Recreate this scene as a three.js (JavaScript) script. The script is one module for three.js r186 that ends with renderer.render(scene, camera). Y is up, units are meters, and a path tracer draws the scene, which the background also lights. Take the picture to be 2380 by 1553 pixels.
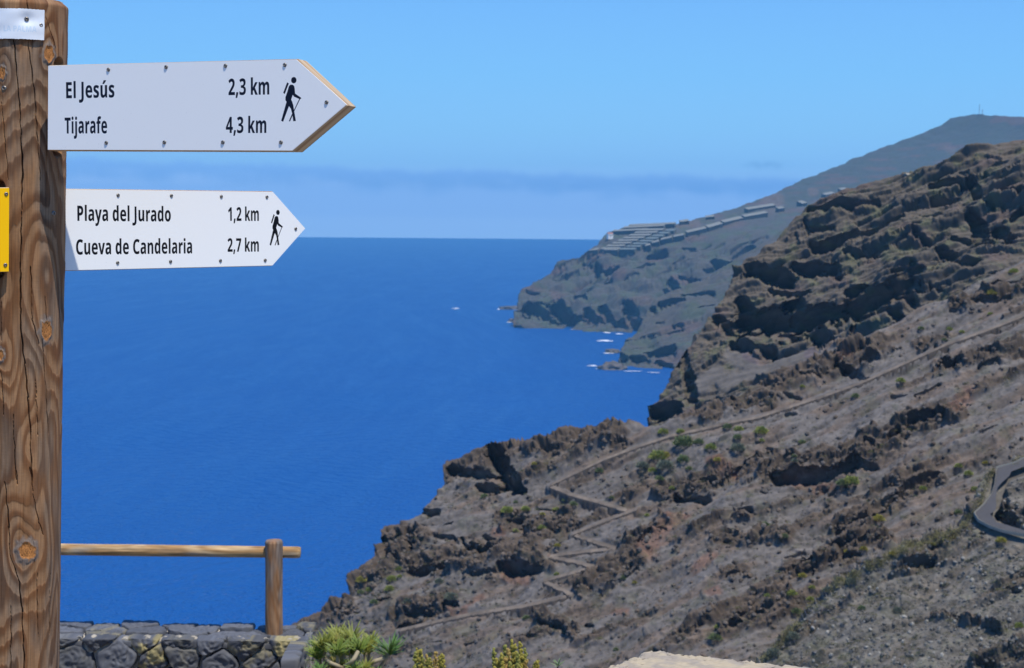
import * as THREE from 'three';
import { createNoise2D, createNoise3D } from 'simplex-noise';
import { mergeGeometries } from 'three/addons/utils/BufferGeometryUtils.js';

// ---------------------------------------------------------------- camera, sky, sun, exposure
const scene = new THREE.Scene();
const EYE = 1.6, SEA = -255;
const W = 2380, H = 1553, F = 3653;                        // the photograph's grid and its focal length on that grid
const camera = new THREE.PerspectiveCamera(2 * Math.atan(H / 2 / F) * 180 / Math.PI, W / H, 0.1, 250000);
camera.position.set(0, EYE, 0);
camera.rotation.order = 'YXZ';
camera.rotation.x = -Math.atan((H / 2 - 508) / F);
camera.rotation.z = THREE.MathUtils.degToRad(0.5);
camera.focus = 2.7;
camera.userData.fStop = 17;
camera.updateMatrixWorld(true);

const renderer = new THREE.WebGLRenderer({ antialias: true });
renderer.toneMapping = THREE.LinearToneMapping;
renderer.toneMappingExposure = 1.36;
renderer.shadowMap.enabled = true;
const EXPOSURE = 1.36;

function mulberry(a) { return () => { a |= 0; a = a + 0x6D2B79F5 | 0; let t = Math.imul(a ^ a >>> 15, 1 | a); t = t + Math.imul(t ^ t >>> 7, 61 | t) ^ t; return ((t ^ t >>> 14) >>> 0) / 4294967296; }; }
const n2 = createNoise2D(mulberry(11)), n3 = createNoise3D(mulberry(23));
const ss = (a, b, x) => { const t = Math.min(1, Math.max(0, (x - a) / (b - a))); return t * t * (3 - 2 * t); };
const lerp = (a, b, t) => a + (b - a) * t;
const hash2 = (i, j) => { const h = Math.sin(i * 127.1 + j * 311.7) * 43758.5453; return h - Math.floor(h); };
function blocks(x, y) {                                      // fractured rock: one level per irregular block
  const i = Math.floor(x), j = Math.floor(y); let best = 9, id = 0;
  for (let a = i - 1; a <= i + 1; a++) for (let b = j - 1; b <= j + 1; b++) { const dx = a + hash2(a, b) - x, dy = b + hash2(a + 57, b - 31) - y, d = dx * dx + dy * dy; if (d < best) { best = d; id = hash2(a - 19, b + 83); } }
  return id - 0.5;
}
const s2l = (c) => { c /= 255; return c <= 0.04045 ? c / 12.92 : ((c + 0.055) / 1.055) ** 2.4; };
function fbm2(x, y, o = 4) { let v = 0, a = 0.5; for (let i = 0; i < o; i++) { v += a * n2(x, y); x = x * 2.03 + 17.1; y = y * 2.03 - 5.7; a *= 0.5; } return v; }
function fbm3(x, y, z, o = 4) { let v = 0, a = 0.5; for (let i = 0; i < o; i++) { v += a * n3(x, y, z); x = x * 2.03 + 7.1; y = y * 2.03 - 5.7; z = z * 2.03 + 3.3; a *= 0.5; } return v; }

// the sky: clear blue, a low hazy cloud bank over the sea, one wisp of cloud
{
  const w = 4096, h = 2048, data = new Float32Array(w * h * 4);
  const stops = [[0, 208, 247, 300], [0.7, 196, 238, 291], [2.0, 158, 217, 267], [3.2, 149, 214, 263], [5.2, 136, 206, 262], [8.2, 123, 191, 259], [14, 106, 173, 246], [30, 82, 146, 230], [60, 62, 122, 212], [90, 56, 112, 204]]
    .map(([e, r, g, b]) => [e, s2l(r) / EXPOSURE, s2l(g) / EXPOSURE, s2l(b) / EXPOSURE]);
  const bankTop = [s2l(146), s2l(199), s2l(266)].map((v) => v / EXPOSURE), bankLow = [s2l(194), s2l(236), s2l(291)].map((v) => v / EXPOSURE);
  for (let j = 0; j < h; j++) {
    const e = ((j + 0.5) / h - 0.5) * 180, ee = Math.max(0, e);
    let k = 0; while (k < stops.length - 2 && stops[k + 1][0] < ee) k++;
    const A = stops[k], B = stops[k + 1], t = Math.min(1, (ee - A[0]) / (B[0] - A[0]));
    const base = [1, 2, 3].map((c) => lerp(A[c], B[c], t));
    for (let i = 0; i < w; i++) {
      let c0 = base[0], c1 = base[1], c2 = base[2];
      if (ee < 6) {
        const az = ((i + 0.5) / w - 0.5) * 360;            // atan2(z, x) in degrees; straight ahead is -90
        const s = az + 90;                                  // degrees to the right of straight ahead
        const around = Math.max(0, Math.min(1, 1 - (Math.abs(s) - 60) / 60));
        const edge = 1.64 - 0.020 * Math.max(-25, Math.min(25, s)) + 0.10 * n2(s * 0.33, 3.3) + 0.055 * n2(s * 1.1, 8.8) + 0.035 * n2(s * 3.1, 1.2);
        const bank = ss(edge + 0.14, edge - 0.14, ee) * around;
        const depth = ss(0.25, 0.9, edge - ee + 0.16 * n2(s * 0.4, ee * 1.5));
        const m = [0, 1, 2].map((q) => lerp(bankTop[q], bankLow[q], depth));
        const f = bank * 0.92 * ss(0.0, 0.5, ee + 0.4);
        c0 = lerp(c0, m[0], f); c1 = lerp(c1, m[1], f); c2 = lerp(c2, m[2], f);
        const wx = (s - 9.1) / 0.85, wy = (ee - 1.99) / 0.13, r = wx * wx + wy * wy + 0.7 * n2(s * 3, ee * 9);
        const wisp = 0.42 * ss(1.1, 0.1, r) ;
        c0 = lerp(c0, s2l(112) / EXPOSURE, wisp); c1 = lerp(c1, s2l(168) / EXPOSURE, wisp); c2 = lerp(c2, s2l(226) / EXPOSURE, wisp);
      }
      const o = (j * w + i) * 4; data[o] = c0; data[o + 1] = c1; data[o + 2] = c2; data[o + 3] = 1;
    }
  }
  const sky = new THREE.DataTexture(data, w, h, THREE.RGBAFormat, THREE.FloatType);
  sky.mapping = THREE.EquirectangularReflectionMapping; sky.magFilter = THREE.LinearFilter; sky.minFilter = THREE.LinearFilter; sky.needsUpdate = true;
  scene.background = sky; scene.environment = sky;
}
const SUN = new THREE.Vector3(Math.sin(36 * Math.PI / 180) * 0.39, 0.92, Math.cos(36 * Math.PI / 180) * 0.39).normalize();
const sun = new THREE.DirectionalLight(new THREE.Color(1.0, 0.94, 0.84), 3.6);
sun.position.copy(SUN).multiplyScalar(600); sun.castShadow = true; sun.shadow.mapSize.set(4096, 4096);
Object.assign(sun.shadow.camera, { left: -500, right: 500, top: 500, bottom: -500, near: 1, far: 2000 });
scene.add(sun); scene.add(sun.target);
scene.fog = new THREE.FogExp2(new THREE.Color(0.20, 0.58, 1.0), 0.000062);

// ---------------------------------------------------------------- helpers
const CAM = camera.position.clone();
function dirOf(X, Y) {                                       // ray through a photo point, with depth (minus z) 1
  const d = new THREE.Vector3((X - W / 2) / F, -(Y - H / 2) / F, -1).applyQuaternion(camera.quaternion);
  return d.multiplyScalar(-1 / d.z);
}
const at = (X, Y, D) => dirOf(X, Y).multiplyScalar(D).add(CAM);
function onPlane(X, Y, p, n) { const d = dirOf(X, Y); return d.multiplyScalar(n.dot(p.clone().sub(CAM)) / n.dot(d)).add(CAM); }
function onLevel(X, Y, y) { const d = dirOf(X, Y); return d.multiplyScalar((y - CAM.y) / d.y).add(CAM); }
const used = {};
function numbered(n) { const k = used[n] = (used[n] ?? -1) + 1; return k ? n + '_' + String(k).padStart(3, '0') : n; }
function group(name, pos, label, category, grp) {
  const g = new THREE.Group(); g.name = numbered(name); g.position.copy(pos); g.userData = { label, category }; if (grp) g.userData.group = grp; scene.add(g); return g;
}
function mesh(name, geo, mat, parent) {
  const m = new THREE.Mesh(geo, mat); m.name = name; parent.add(m); return m;
}
function structure(name, geo, mat, label) { const m = new THREE.Mesh(geo, mat); m.name = numbered(name); m.userData = { kind: 'structure', label, category: name.split('_').pop() }; scene.add(m); return m; }
const mat = (r, g, b, rough = 0.9, extra = {}) => new THREE.MeshStandardMaterial({ color: new THREE.Color().setRGB(r, g, b), roughness: rough, metalness: 0, ...extra });
const vmat = (rough = 0.95, extra = {}) => new THREE.MeshStandardMaterial({ color: 0xffffff, vertexColors: true, roughness: rough, metalness: 0, ...extra });
function polyline(pts) { return (x) => { if (x <= pts[0][0]) return pts[0][1]; for (let i = 1; i < pts.length; i++) if (x <= pts[i][0]) return lerp(pts[i - 1][1], pts[i][1], (x - pts[i - 1][0]) / (pts[i][0] - pts[i - 1][0])); return pts[pts.length - 1][1]; }; }
function segDist(px, py, x0, y0, x1, y1) { const dx = x1 - x0, dy = y1 - y0, l = dx * dx + dy * dy; let t = l ? ((px - x0) * dx + (py - y0) * dy) / l : 0; t = t < 0 ? 0 : t > 1 ? 1 : t; const ex = px - x0 - t * dx, ey = py - y0 - t * dy; return Math.sqrt(ex * ex + ey * ey); }
function bucket(list, pad, cell = 40) {                      // quick lookup of strokes near a point
  const map = new Map();
  list.forEach((s, k) => { const r = s[4] + pad; for (let i = Math.floor((Math.min(s[0], s[2]) - r) / cell); i <= Math.floor((Math.max(s[0], s[2]) + r) / cell); i++) for (let j = Math.floor((Math.min(s[1], s[3]) - r) / cell); j <= Math.floor((Math.max(s[1], s[3]) + r) / cell); j++) { const key = i * 4096 + j; if (!map.has(key)) map.set(key, []); map.get(key).push(k); } });
  return (x, y) => map.get(Math.floor(x / cell) * 4096 + Math.floor(y / cell)) || [];
}
const zoomTo = (x0, y0, k) => ([u0, v0, u1, v1, r]) => [x0 + k * u0, y0 + k * v0, x0 + k * u1, y0 + k * v1, k * r];
const r1 = zoomTo(1115.7, 433.9, 0.3192), r3 = zoomTo(1487.5, 371.9, 0.419), r4 = zoomTo(681.8, 960.7, 0.3811), r5 = zoomTo(1425.6, 960.7, 0.401);

// ---------------------------------------------------------------- terrain
// A hill is a sheet over its visible face: base surface = a real slope, then relief in the slope's own metres.
function terrain({ name, label, x0, x1, step, top, bottom, base, relief, colour, skirt = 60, backDrop = 0.8 }) {
  const nx = Math.ceil((x1 - x0) / step) + 1, nb = 8; let yMin = 1e9, yMax = -1e9; const tops = [], lows = [];
  for (let i = 0; i < nx; i++) { const X = x0 + i * step; tops.push(top(X)); lows.push(bottom(X)); yMin = Math.min(yMin, tops[i]); yMax = Math.max(yMax, lows[i]); }
  yMin -= nb * step; const rows = Math.ceil((yMax - yMin) / step) + 1, at0 = new Int32Array(nx * rows).fill(-1), P3 = [], C3 = [], c = [0, 0, 0], index = [];
  const vertex = (i, j) => {
    const o = j * nx + i; if (at0[o] >= 0) return at0[o];
    const X = x0 + i * step, y = yMin + j * step, Y = Math.max(tops[i], Math.min(y, lows[i] + step)), u = Math.min(1, Math.max(0, (tops[i] - y) / (nb * step)));
    const P = base(X, Y); if (u > 0) { P.z -= skirt * u * u; P.x += skirt * 0.3 * u * u; P.y -= skirt * backDrop * u * u * u; }
    const info = relief(P, X, Y, u > 0); colour(P, X, Y, info, c); P3.push(P.x, P.y, P.z); C3.push(c[0], c[1], c[2]); return at0[o] = P3.length / 3 - 1;
  };
  const inside = (i, j) => { const y = yMin + j * step; return y > tops[i] - nb * step && y < lows[i]; };
  for (let j = 0; j < rows - 1; j++) for (let i = 0; i < nx - 1; i++) { if (!inside(i, j) && !inside(i + 1, j) && !inside(i, j + 1) && !inside(i + 1, j + 1)) continue; const a = vertex(i, j), b = vertex(i + 1, j), d = vertex(i, j + 1), e = vertex(i + 1, j + 1); index.push(a, d, b, b, d, e); }
  const pos = new Float32Array(P3), col = new Float32Array(C3), idx = new Uint32Array(index);
  const g = new THREE.BufferGeometry(); g.setAttribute('position', new THREE.BufferAttribute(pos, 3)); g.setAttribute('color', new THREE.BufferAttribute(col, 3)); g.setIndex(new THREE.BufferAttribute(idx, 1)); g.computeVertexNormals();
  return structure(name, g, vmat(0.97), label);
}
function slopeBase(K, s, hx, hd, factor = () => 1) { return (X, Y) => { const d = dirOf(X, Y); return d.multiplyScalar(factor(X, Y) * K / (s * hd + s * hx * d.x - d.y)).add(CAM); }; }
function frame(base, Xa, Ya, dx, dy) {                       // axes of a slope: along the strata, across them (upwards), out of the slope
  const p = base(Xa, Ya), es = base(Xa + dx, Ya + dy).sub(p).normalize(), up = base(Xa, Ya - 60).sub(p), N = es.clone().cross(up).normalize(), et = N.clone().cross(es).normalize();
  return { es, et, N };
}
function carve(strokes, IN, over) {                          // undercut hollows: the back wall leans out under the lip, the floor runs back in at its foot
  const near = bucket(strokes, 8);
  return (P, X, Y, jitter, perPx) => {
    let best = 0;
    for (const k of near(X, Y)) {
      const [x0, y0, x1, y1, r] = strokes[k], dx = x1 - x0, dy = y1 - y0, l = dx * dx + dy * dy; let t = l ? ((X - x0) * dx + (Y - y0) * dy) / l : 0; t = t < 0 ? 0 : t > 1 ? 1 : t;
      const ex = X - x0 - t * dx, ey = Y - y0 - t * dy, q = Math.sqrt(ex * ex + ey * ey) / r + jitter; if (q > 1) continue;
      const v = Math.max(-1, Math.min(1, -ey / r)), d = r * (0.35 + over * (1 - v)) * ss(1, 0.8, q); if (d > best) best = d;
    }
    if (best > 0) P.addScaledVector(IN, best * perPx);
    return best;
  };
}

// ---- the near hillside with the zigzag path
const trail = [
  [[2480, 695], [2380, 738], [2300, 770], [2200, 805], [2100, 850], [2000, 895], [1900, 930], [1800, 962], [1760, 975], [1700, 985], [1640, 1000], [1560, 1017], [1487, 1041], [1406, 1071], [1349, 1098], [1276, 1133]],
  [[1276, 1133], [1330, 1155], [1387, 1170], [1456, 1191]], [[1482, 1187], [1414, 1212], [1330, 1246]], [[1330, 1246], [1387, 1266], [1432, 1279]], [[1432, 1279], [1326, 1290], [1276, 1298]],
  [[1276, 1298], [1330, 1309], [1381, 1322]], [[1381, 1322], [1261, 1355]], [[1261, 1355], [1307, 1376], [1330, 1388]], [[1330, 1388], [1215, 1414], [1101, 1431], [1025, 1447], [925, 1470]]];
const trailSegs = trail.flatMap((l) => l.slice(1).map((p, i) => [l[i][0], l[i][1], p[0], p[1], 14]));
const nearTrail = bucket(trailSegs, 12);
function trailDist(X, Y) { let d = 99; for (const k of nearTrail(X, Y)) { const s = trailSegs[k]; d = Math.min(d, segDist(X, Y + 3, s[0], s[1], s[2], s[3])); } return d; }
const rz = (u, v) => [2107.3 + 0.1995 * u, 1022.7 + 0.1995 * v];
const roadOuter = [[1420, 250], [1250, 330], [1045, 385], [1035, 480], [1020, 600], [985, 700], [900, 810], [780, 920], [830, 1000], [960, 1070], [1100, 1120], [1400, 1180], [1700, 1230]].map(([u, v]) => rz(u, v));
const roadInner = [[1430, 350], [1220, 430], [1200, 480], [1110, 560], [1060, 620], [1040, 740], [1048, 830], [1030, 890], [975, 925], [1050, 1020], [1200, 1062], [1400, 1125], [1700, 1180]].map(([u, v]) => rz(u, v));
function roadDist(X, Y) { let d = 999; if (X < 2200 || Y < 1040 || Y > 1320) return d; for (let i = 0; i < roadOuter.length; i++) { const j = Math.min(i + 1, roadOuter.length - 1); d = Math.min(d, segDist(X, Y, (roadOuter[i][0] + roadInner[i][0]) / 2, (roadOuter[i][1] + roadInner[i][1]) / 2, (roadOuter[j][0] + roadInner[j][0]) / 2, (roadOuter[j][1] + roadInner[j][1]) / 2)); } return d; }
const ribLine = polyline([[1400, 1990], [1640, 1690], [1754, 1552], [1850, 1440], [1943, 1350], [2067, 1281], [2230, 1222], [2262, 1180], [2300, 1098], [2345, 1078], [2400, 1050], [2700, 900]]);
const ribIn = (X, Y) => ss(-1.2, 1.2, (Y - ribLine(X)) * 0.8 + 7 * n2(X / 40, 3));
const baseA = slopeBase(231, 0.7, 0.6, 0.8, (X, Y) => 1 - 0.13 * ribIn(X, Y));
const frA = frame(baseA, 1700, 1200, 100, -48);
const strokesA = [
  ...[[1250, 300, 1330, 430, 70], [1120, 440, 1390, 460, 25], [960, 370, 1230, 380, 30], [800, 600, 860, 590, 26], [780, 690, 960, 690, 22], [880, 780, 980, 770, 16], [560, 800, 590, 930, 34], [720, 730, 730, 830, 30], [600, 920, 640, 900, 22],
    [720, 990, 920, 950, 30], [920, 930, 1050, 890, 22], [1080, 850, 1240, 880, 38], [1030, 780, 1060, 830, 18], [1280, 970, 1490, 960, 34], [1170, 760, 1220, 770, 18], [1300, 640, 1380, 630, 15], [1400, 700, 1420, 780, 24], [1480, 575, 1640, 570, 12],
    [1580, 720, 1780, 620, 16], [1100, 1010, 1240, 990, 15], [930, 1190, 1000, 1190, 18], [640, 1300, 760, 1290, 26], [700, 1240, 830, 1210, 18], [1560, 850, 1640, 790, 11], [1760, 1020, 1800, 990, 12], [1880, 1110, 2100, 960, 13], [1510, 1300, 1660, 1330, 18], [1780, 1290, 1820, 1295, 14], [850, 1410, 900, 1400, 8], [240, 1230, 300, 1220, 14], [330, 1240, 400, 1230, 9], [540, 1160, 600, 1150, 12], [1040, 1410, 1100, 1400, 9], [1370, 1380, 1480, 1370, 9]].map(r4),
  ...[[960, 400, 1400, 290, 42], [1400, 290, 1520, 310, 22], [930, 390, 990, 420, 22], [360, 480, 540, 500, 28], [620, 400, 830, 270, 20], [510, 390, 580, 385, 13], [1290, 670, 1520, 600, 18], [1520, 590, 1700, 480, 15], [1700, 460, 1910, 350, 8], [1720, 60, 1860, 20, 18], [1850, 20, 1960, 15, 14],
    [1610, 120, 1650, 100, 18], [1470, 195, 1510, 190, 12], [740, 590, 800, 570, 12], [160, 770, 230, 720, 15], [260, 700, 310, 690, 8], [60, 950, 160, 850, 7], [640, 750, 700, 740, 9], [860, 470, 900, 475, 9], [920, 675, 960, 680, 12], [670, 980, 760, 950, 9], [690, 1250, 740, 1230, 15], [720, 1160, 900, 1090, 9], [830, 1170, 880, 1170, 8],
    [1700, 890, 1860, 830, 14], [1850, 770, 1900, 765, 12], [2290, 1030, 2360, 1040, 15], [2120, 1460, 2200, 1450, 18], [2246, 590, 2330, 650, 34], [2276, 490, 2286, 550, 18], [2136, 700, 2146, 702, 12], [1860, 1160, 2060, 1220, 6], [2060, 1230, 2240, 1262, 6], [1100, 870, 1180, 850, 12], [1250, 800, 1330, 780, 12], [1340, 850, 1430, 835, 12], [1420, 770, 1500, 740, 10], [1050, 900, 1080, 940, 12], [1300, 940, 1400, 930, 8],
    [890, 205, 920, 210, 10], [1000, 20, 1060, 10, 9], [500, 650, 560, 630, 10], [2150, 150, 2230, 100, 9], [1000, 840, 1100, 790, 9]].map(r5),
  ...[[1100, 1130, 1180, 1170, 28], [1230, 1120, 1320, 1090, 15], [1680, 1150, 1790, 1140, 19], [1540, 1330, 1660, 1250, 13], [1400, 1320, 1480, 1310, 9], [1640, 1040, 1700, 1050, 10], [1900, 960, 1990, 950, 11], [1850, 790, 2060, 770, 13], [1380, 1530, 1440, 1490, 16], [800, 1290, 880, 1300, 9], [470, 1330, 540, 1340, 8], [1880, 1150, 1990, 1120, 13], [1200, 1180, 1250, 1210, 16], [900, 1210, 1000, 1190, 10], [700, 1260, 760, 1250, 9], [1940, 720, 2100, 690, 12], [1720, 830, 1800, 820, 9]].map(r3)];
const carveA = carve(strokesA, new THREE.Vector3(0.17, -0.17, -0.97), 2.1);
// where rock crops out of the ash slope
const rockA = [...[[950, 330, 1300, 230, 120], [1300, 200, 1950, 120, 120], [560, 760, 760, 800, 130], [760, 920, 1500, 860, 130], [1300, 640, 1700, 640, 90], [650, 1250, 950, 1150, 90], [1750, 1080, 2100, 900, 70], [1500, 1260, 1700, 1320, 80], [350, 1060, 600, 960, 70], [100, 1260, 350, 1190, 60]].map(r4),
  ...[[900, 330, 1650, 160, 90], [300, 450, 850, 300, 80], [1280, 640, 1900, 380, 46], [1050, 900, 1550, 740, 90], [600, 740, 1000, 700, 60], [100, 800, 320, 640, 60], [650, 950, 760, 920, 50], [650, 1230, 1000, 1060, 60], [1700, 860, 1900, 780, 60], [2200, 560, 2380, 640, 90], [2100, 1450, 2380, 1330, 70], [1850, 1170, 2250, 1250, 26], [1700, 60, 2000, 0, 60]].map(r5),
  ...[[480, 1240, 900, 1180, 50], [900, 1160, 1330, 1040, 80], [1550, 1020, 1700, 980, 50], [1650, 1160, 2130, 1040, 50], [450, 1350, 700, 1330, 70], [1750, 790, 2130, 720, 50], [110, 1430, 420, 1400, 55]].map(r3)];
const nearRock = bucket(rockA, 5);
function rockMaskA(X, Y, j) { let m = 0; for (const k of nearRock(X, Y)) { const s = rockA[k]; m = Math.max(m, ss(s[4], s[4] * 0.35, segDist(X, Y, s[0], s[1], s[2], s[3]) + j * s[4] * 0.8)); } return m; }
function reliefA(P, X, Y, back) {
  const s = P.dot(frA.es), t = P.dot(frA.et), D = -P.z;
  const j = fbm2(s / 9, t / 6, 3);
  const td = back ? 99 : trailDist(X, Y), rd = back ? 999 : roadDist(X, Y), calm = ss(5, 15, td) * ss(16, 30, rd);
  const zone = rockMaskA(X, Y, j), wild = ss(0.16, 0.46, fbm2(s / 60 + 5, t / 9 + 2, 4));
  const rock = Math.min(1, Math.max(zone, 0.75 * wild)) * calm;
  const ph = t / 6.5 + 1.1 * n2(s / 38, t / 30) + 0.35 * n2(s / 7, t / 7), fr = ph - Math.floor(ph);
  const saw = fr < 0.12 ? fr / 0.12 : (1 - fr) / 0.88, each = 0.5 + 0.5 * n2(s / 16, Math.floor(ph) * 3.7);
  const lumps = Math.abs(n3(P.x / 5.5, P.y / 4.5, P.z / 5.5)), small = Math.abs(n3(P.x / 2.1, P.y / 1.9, P.z / 2.1)), tiny = Math.abs(n3(P.x / 0.9, P.y / 0.9, P.z / 0.9));
  const rub = fbm3(P.x / 1.9, P.y / 1.5, P.z / 1.9, 4);
  const boul = ss(0.45, 0.75, n3(P.x / 2.4 + 5, P.y / 2.4, P.z / 2.4)) * (0.5 + 0.5 * n2(s / 30, t / 20));
  const streak = fbm2(s / 13, t / 2.8, 4);
  const h = 2.6 * fbm2(s / 50, t / 22, 3) * calm + rock * (1.9 * saw * (0.1 + each) + 0.7 * lumps + 0.3 * small + 0.3 * tiny + 0.35 * rub + 1.0 * streak + 1.9 * blocks(s / 5, t / 2.4 + 0.3 * rub) + 0.9 * blocks(s / 1.9 + 40, t / 1.1) - 0.1) + (1 - rock) * calm * (0.13 * rub + 0.06 * tiny + 0.4 * boul + 0.65 * fbm2(s / 16, t / 5, 3) + 0.4 * streak + 0.25 * blocks(s / 2.6 - 9, t / 1.6));
  P.addScaledVector(frA.N, h);
  const cut = back ? 0 : carveA(P, X, Y, j * 0.55 + 0.22 * rub, D / F) ;
  return { s, t, rock, j, cut, rub, rd, streak, rib: ribIn(X, Y) };
}
const redZones = [...[[1050, 1200, 1140, 1110, 30], [1300, 990, 1420, 1010, 40], [1560, 870, 1590, 870, 20], [950, 1230, 1050, 1220, 25], [1230, 720, 1260, 740, 50]].map(r4), ...[[380, 620, 200, 800, 70], [560, 840, 480, 900, 60], [1000, 410, 1280, 410, 25], [560, 1050, 600, 1060, 50], [0, 1130, 60, 1130, 40], [560, 290, 700, 350, 40]].map(r5), ...[[1720, 1400, 1830, 1290, 50], [1100, 1080, 1180, 1090, 20]].map(r3)];
const nearRed = bucket(redZones, 5);
function colourA(P, X, Y, f, c) {
  const g = 0.5 + 0.5 * fbm3(P.x / 14, P.y / 14, P.z / 14, 4), sp = f.rub, br = ss(0.35, 0.75, f.rock * 0.8 + 0.35 * g + 0.1 * f.j);
  let r = 0.116, gg = 0.103, b = 0.092;                                      // grey ash
  const soil = ss(0.5, 0.68, 0.5 + 0.5 * fbm2(f.s / 26 + 40, f.t / 6, 5)) * 0.9; r = lerp(r, 0.120, soil); gg = lerp(gg, 0.090, soil); b = lerp(b, 0.068, soil);
  r = lerp(r, 0.080, br); gg = lerp(gg, 0.060, br); b = lerp(b, 0.044, br);   // brown basalt
  let red = 0; for (const k of nearRed(X, Y)) { const s = redZones[k]; red = Math.max(red, ss(s[4], s[4] * 0.3, segDist(X, Y, s[0], s[1], s[2], s[3]) + 0.7 * f.j * s[4])); }
  r = lerp(r, 0.140, red * 0.75); gg = lerp(gg, 0.076, red * 0.75); b = lerp(b, 0.051, red * 0.75);
  const green = ss(0.15, 0.5, fbm3(P.x / 6 + 9, P.y / 6, P.z / 6, 3)) * (0.35 + 0.5 * f.rib) * (1 - 0.7 * f.rock); r = lerp(r, 0.088, green); gg = lerp(gg, 0.090, green); b = lerp(b, 0.050, green);
  if (f.rib > 0) { const p = 0.55 * f.rib * (1 - f.rock * 0.8); r = lerp(r, 0.122, p); gg = lerp(gg, 0.113, p); b = lerp(b, 0.090, p); }
  const v = 1 + 0.40 * sp + 0.45 * f.streak + 0.30 * (g - 0.5) + 0.12 * n3(P.x / 0.5, P.y / 0.5, P.z / 0.5); c[0] = r * v; c[1] = gg * v; c[2] = b * v;
}
const topA = polyline([[380, 1640], [560, 1530], [640, 1478], [690, 1452], [745, 1437], [762, 1418], [812, 1392], [825, 1352], [880, 1304], [884, 1282], [890, 1240], [975, 1192], [985, 1175], [1030, 1128], [1034, 1092], [1058, 1078], [1150, 1050], [1250, 1030], [1310, 1010], [1390, 990], [1428, 988], [1445, 1002], [1500, 1003], [1540, 998], [1562, 984], [1620, 962], [1690, 938], [1722, 918], [1800, 878], [1860, 850], [1905, 822], [1950, 792], [2000, 786], [2042, 764], [2090, 742], [2150, 704], [2210, 690], [2300, 642], [2380, 600], [2720, 440]]);
const hillside = terrain({ name: 'hillside', label: 'steep brown volcanic hillside crossed by a zigzag footpath', x0: 400, x1: 2640, step: 2.1, top: topA, bottom: (X) => Math.max(1720, topA(X) + 60), base: baseA, relief: reliefA, colour: colourA, skirt: 70, backDrop: 1.2 });

// ---- the cliff headland behind it
const topB = polyline([[1470, 1060], [1500, 1010], [1505, 950], [1535, 900], [1560, 862], [1590, 820], [1640, 772], [1660, 730], [1692, 680], [1720, 630], [1762, 594], [1800, 560], [1850, 515], [1880, 490], [1950, 450], [2020, 425], [2075, 410], [2120, 400], [2160, 398], [2250, 364], [2380, 318], [2700, 200]]);
const baseB = slopeBase(600, 1.0, 0.6, 0.8), frB = frame(baseB, 1900, 650, 100, -36);
const strokesB = [[960, 310, 1180, 280, 20], [1180, 280, 1320, 245, 13], [960, 480, 1100, 450, 28], [1100, 440, 1330, 380, 22], [1330, 375, 1460, 320, 17], [940, 400, 1080, 385, 12], [930, 370, 940, 420, 10], [870, 600, 1080, 600, 26], [1080, 590, 1100, 640, 20], [620, 640, 820, 650, 32], [720, 710, 920, 730, 18], [840, 800, 900, 870, 55], [560, 780, 650, 860, 32], [440, 900, 520, 960, 32], [1180, 740, 1240, 720, 36], [1200, 800, 1260, 850, 32],
  [600, 900, 860, 980, 38], [520, 1030, 740, 1070, 26], [940, 960, 1040, 1020, 42], [1100, 930, 1330, 890, 32], [1400, 720, 1560, 640, 36], [1380, 800, 1520, 790, 36], [1340, 860, 1440, 880, 28], [1520, 600, 1560, 740, 22], [1680, 520, 1740, 540, 26], [1640, 640, 1680, 560, 12], [1770, 600, 1900, 580, 11], [1620, 150, 1790, 120, 20], [1620, 240, 1760, 200, 15], [1840, 130, 1880, 200, 22], [2000, 180, 2110, 180, 16], [1860, 340, 1910, 470, 40], [1980, 380, 2040, 420, 38], [2060, 300, 2110, 260, 22],
  [1740, 440, 1880, 460, 16], [1260, 540, 1380, 500, 12], [1380, 500, 1490, 450, 9], [1150, 530, 1240, 535, 12], [1540, 430, 1610, 470, 16], [1530, 390, 1560, 380, 9], [260, 1200, 280, 1330, 32], [240, 1060, 260, 1200, 20], [60, 1400, 200, 1380, 40], [60, 1450, 70, 1520, 28], [200, 1130, 230, 1060, 13], [700, 870, 1000, 900, 26], [1000, 820, 1150, 880, 20], [1420, 640, 1500, 620, 18], [1080, 220, 1150, 215, 8], [1780, 80, 1820, 75, 9], [1940, 60, 2040, 40, 10], [1900, 230, 1960, 260, 12], [1560, 330, 1700, 320, 8], [1230, 430, 1300, 410, 8], [1100, 500, 1180, 490, 7], [1620, 720, 1660, 740, 12]].map(r3).map((q) => [q[0], q[1], q[2], q[3], q[4] * 1.22]);
strokesB.push(...[[600, 900, 880, 890, 100], [900, 880, 1200, 860, 95], [1220, 830, 1430, 760, 85], [1450, 720, 1530, 660, 62]].map(r3));
const carveB = carve(strokesB, new THREE.Vector3(0.2, -0.04, -0.98), 1.9);
const talusB = [[520, 1080, 620, 1140, 70], [450, 1230, 760, 1160, 60], [760, 1130, 960, 1080, 40], [350, 1250, 420, 1180, 60], [1000, 1090, 1150, 1040, 30]].map(r3);
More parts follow.
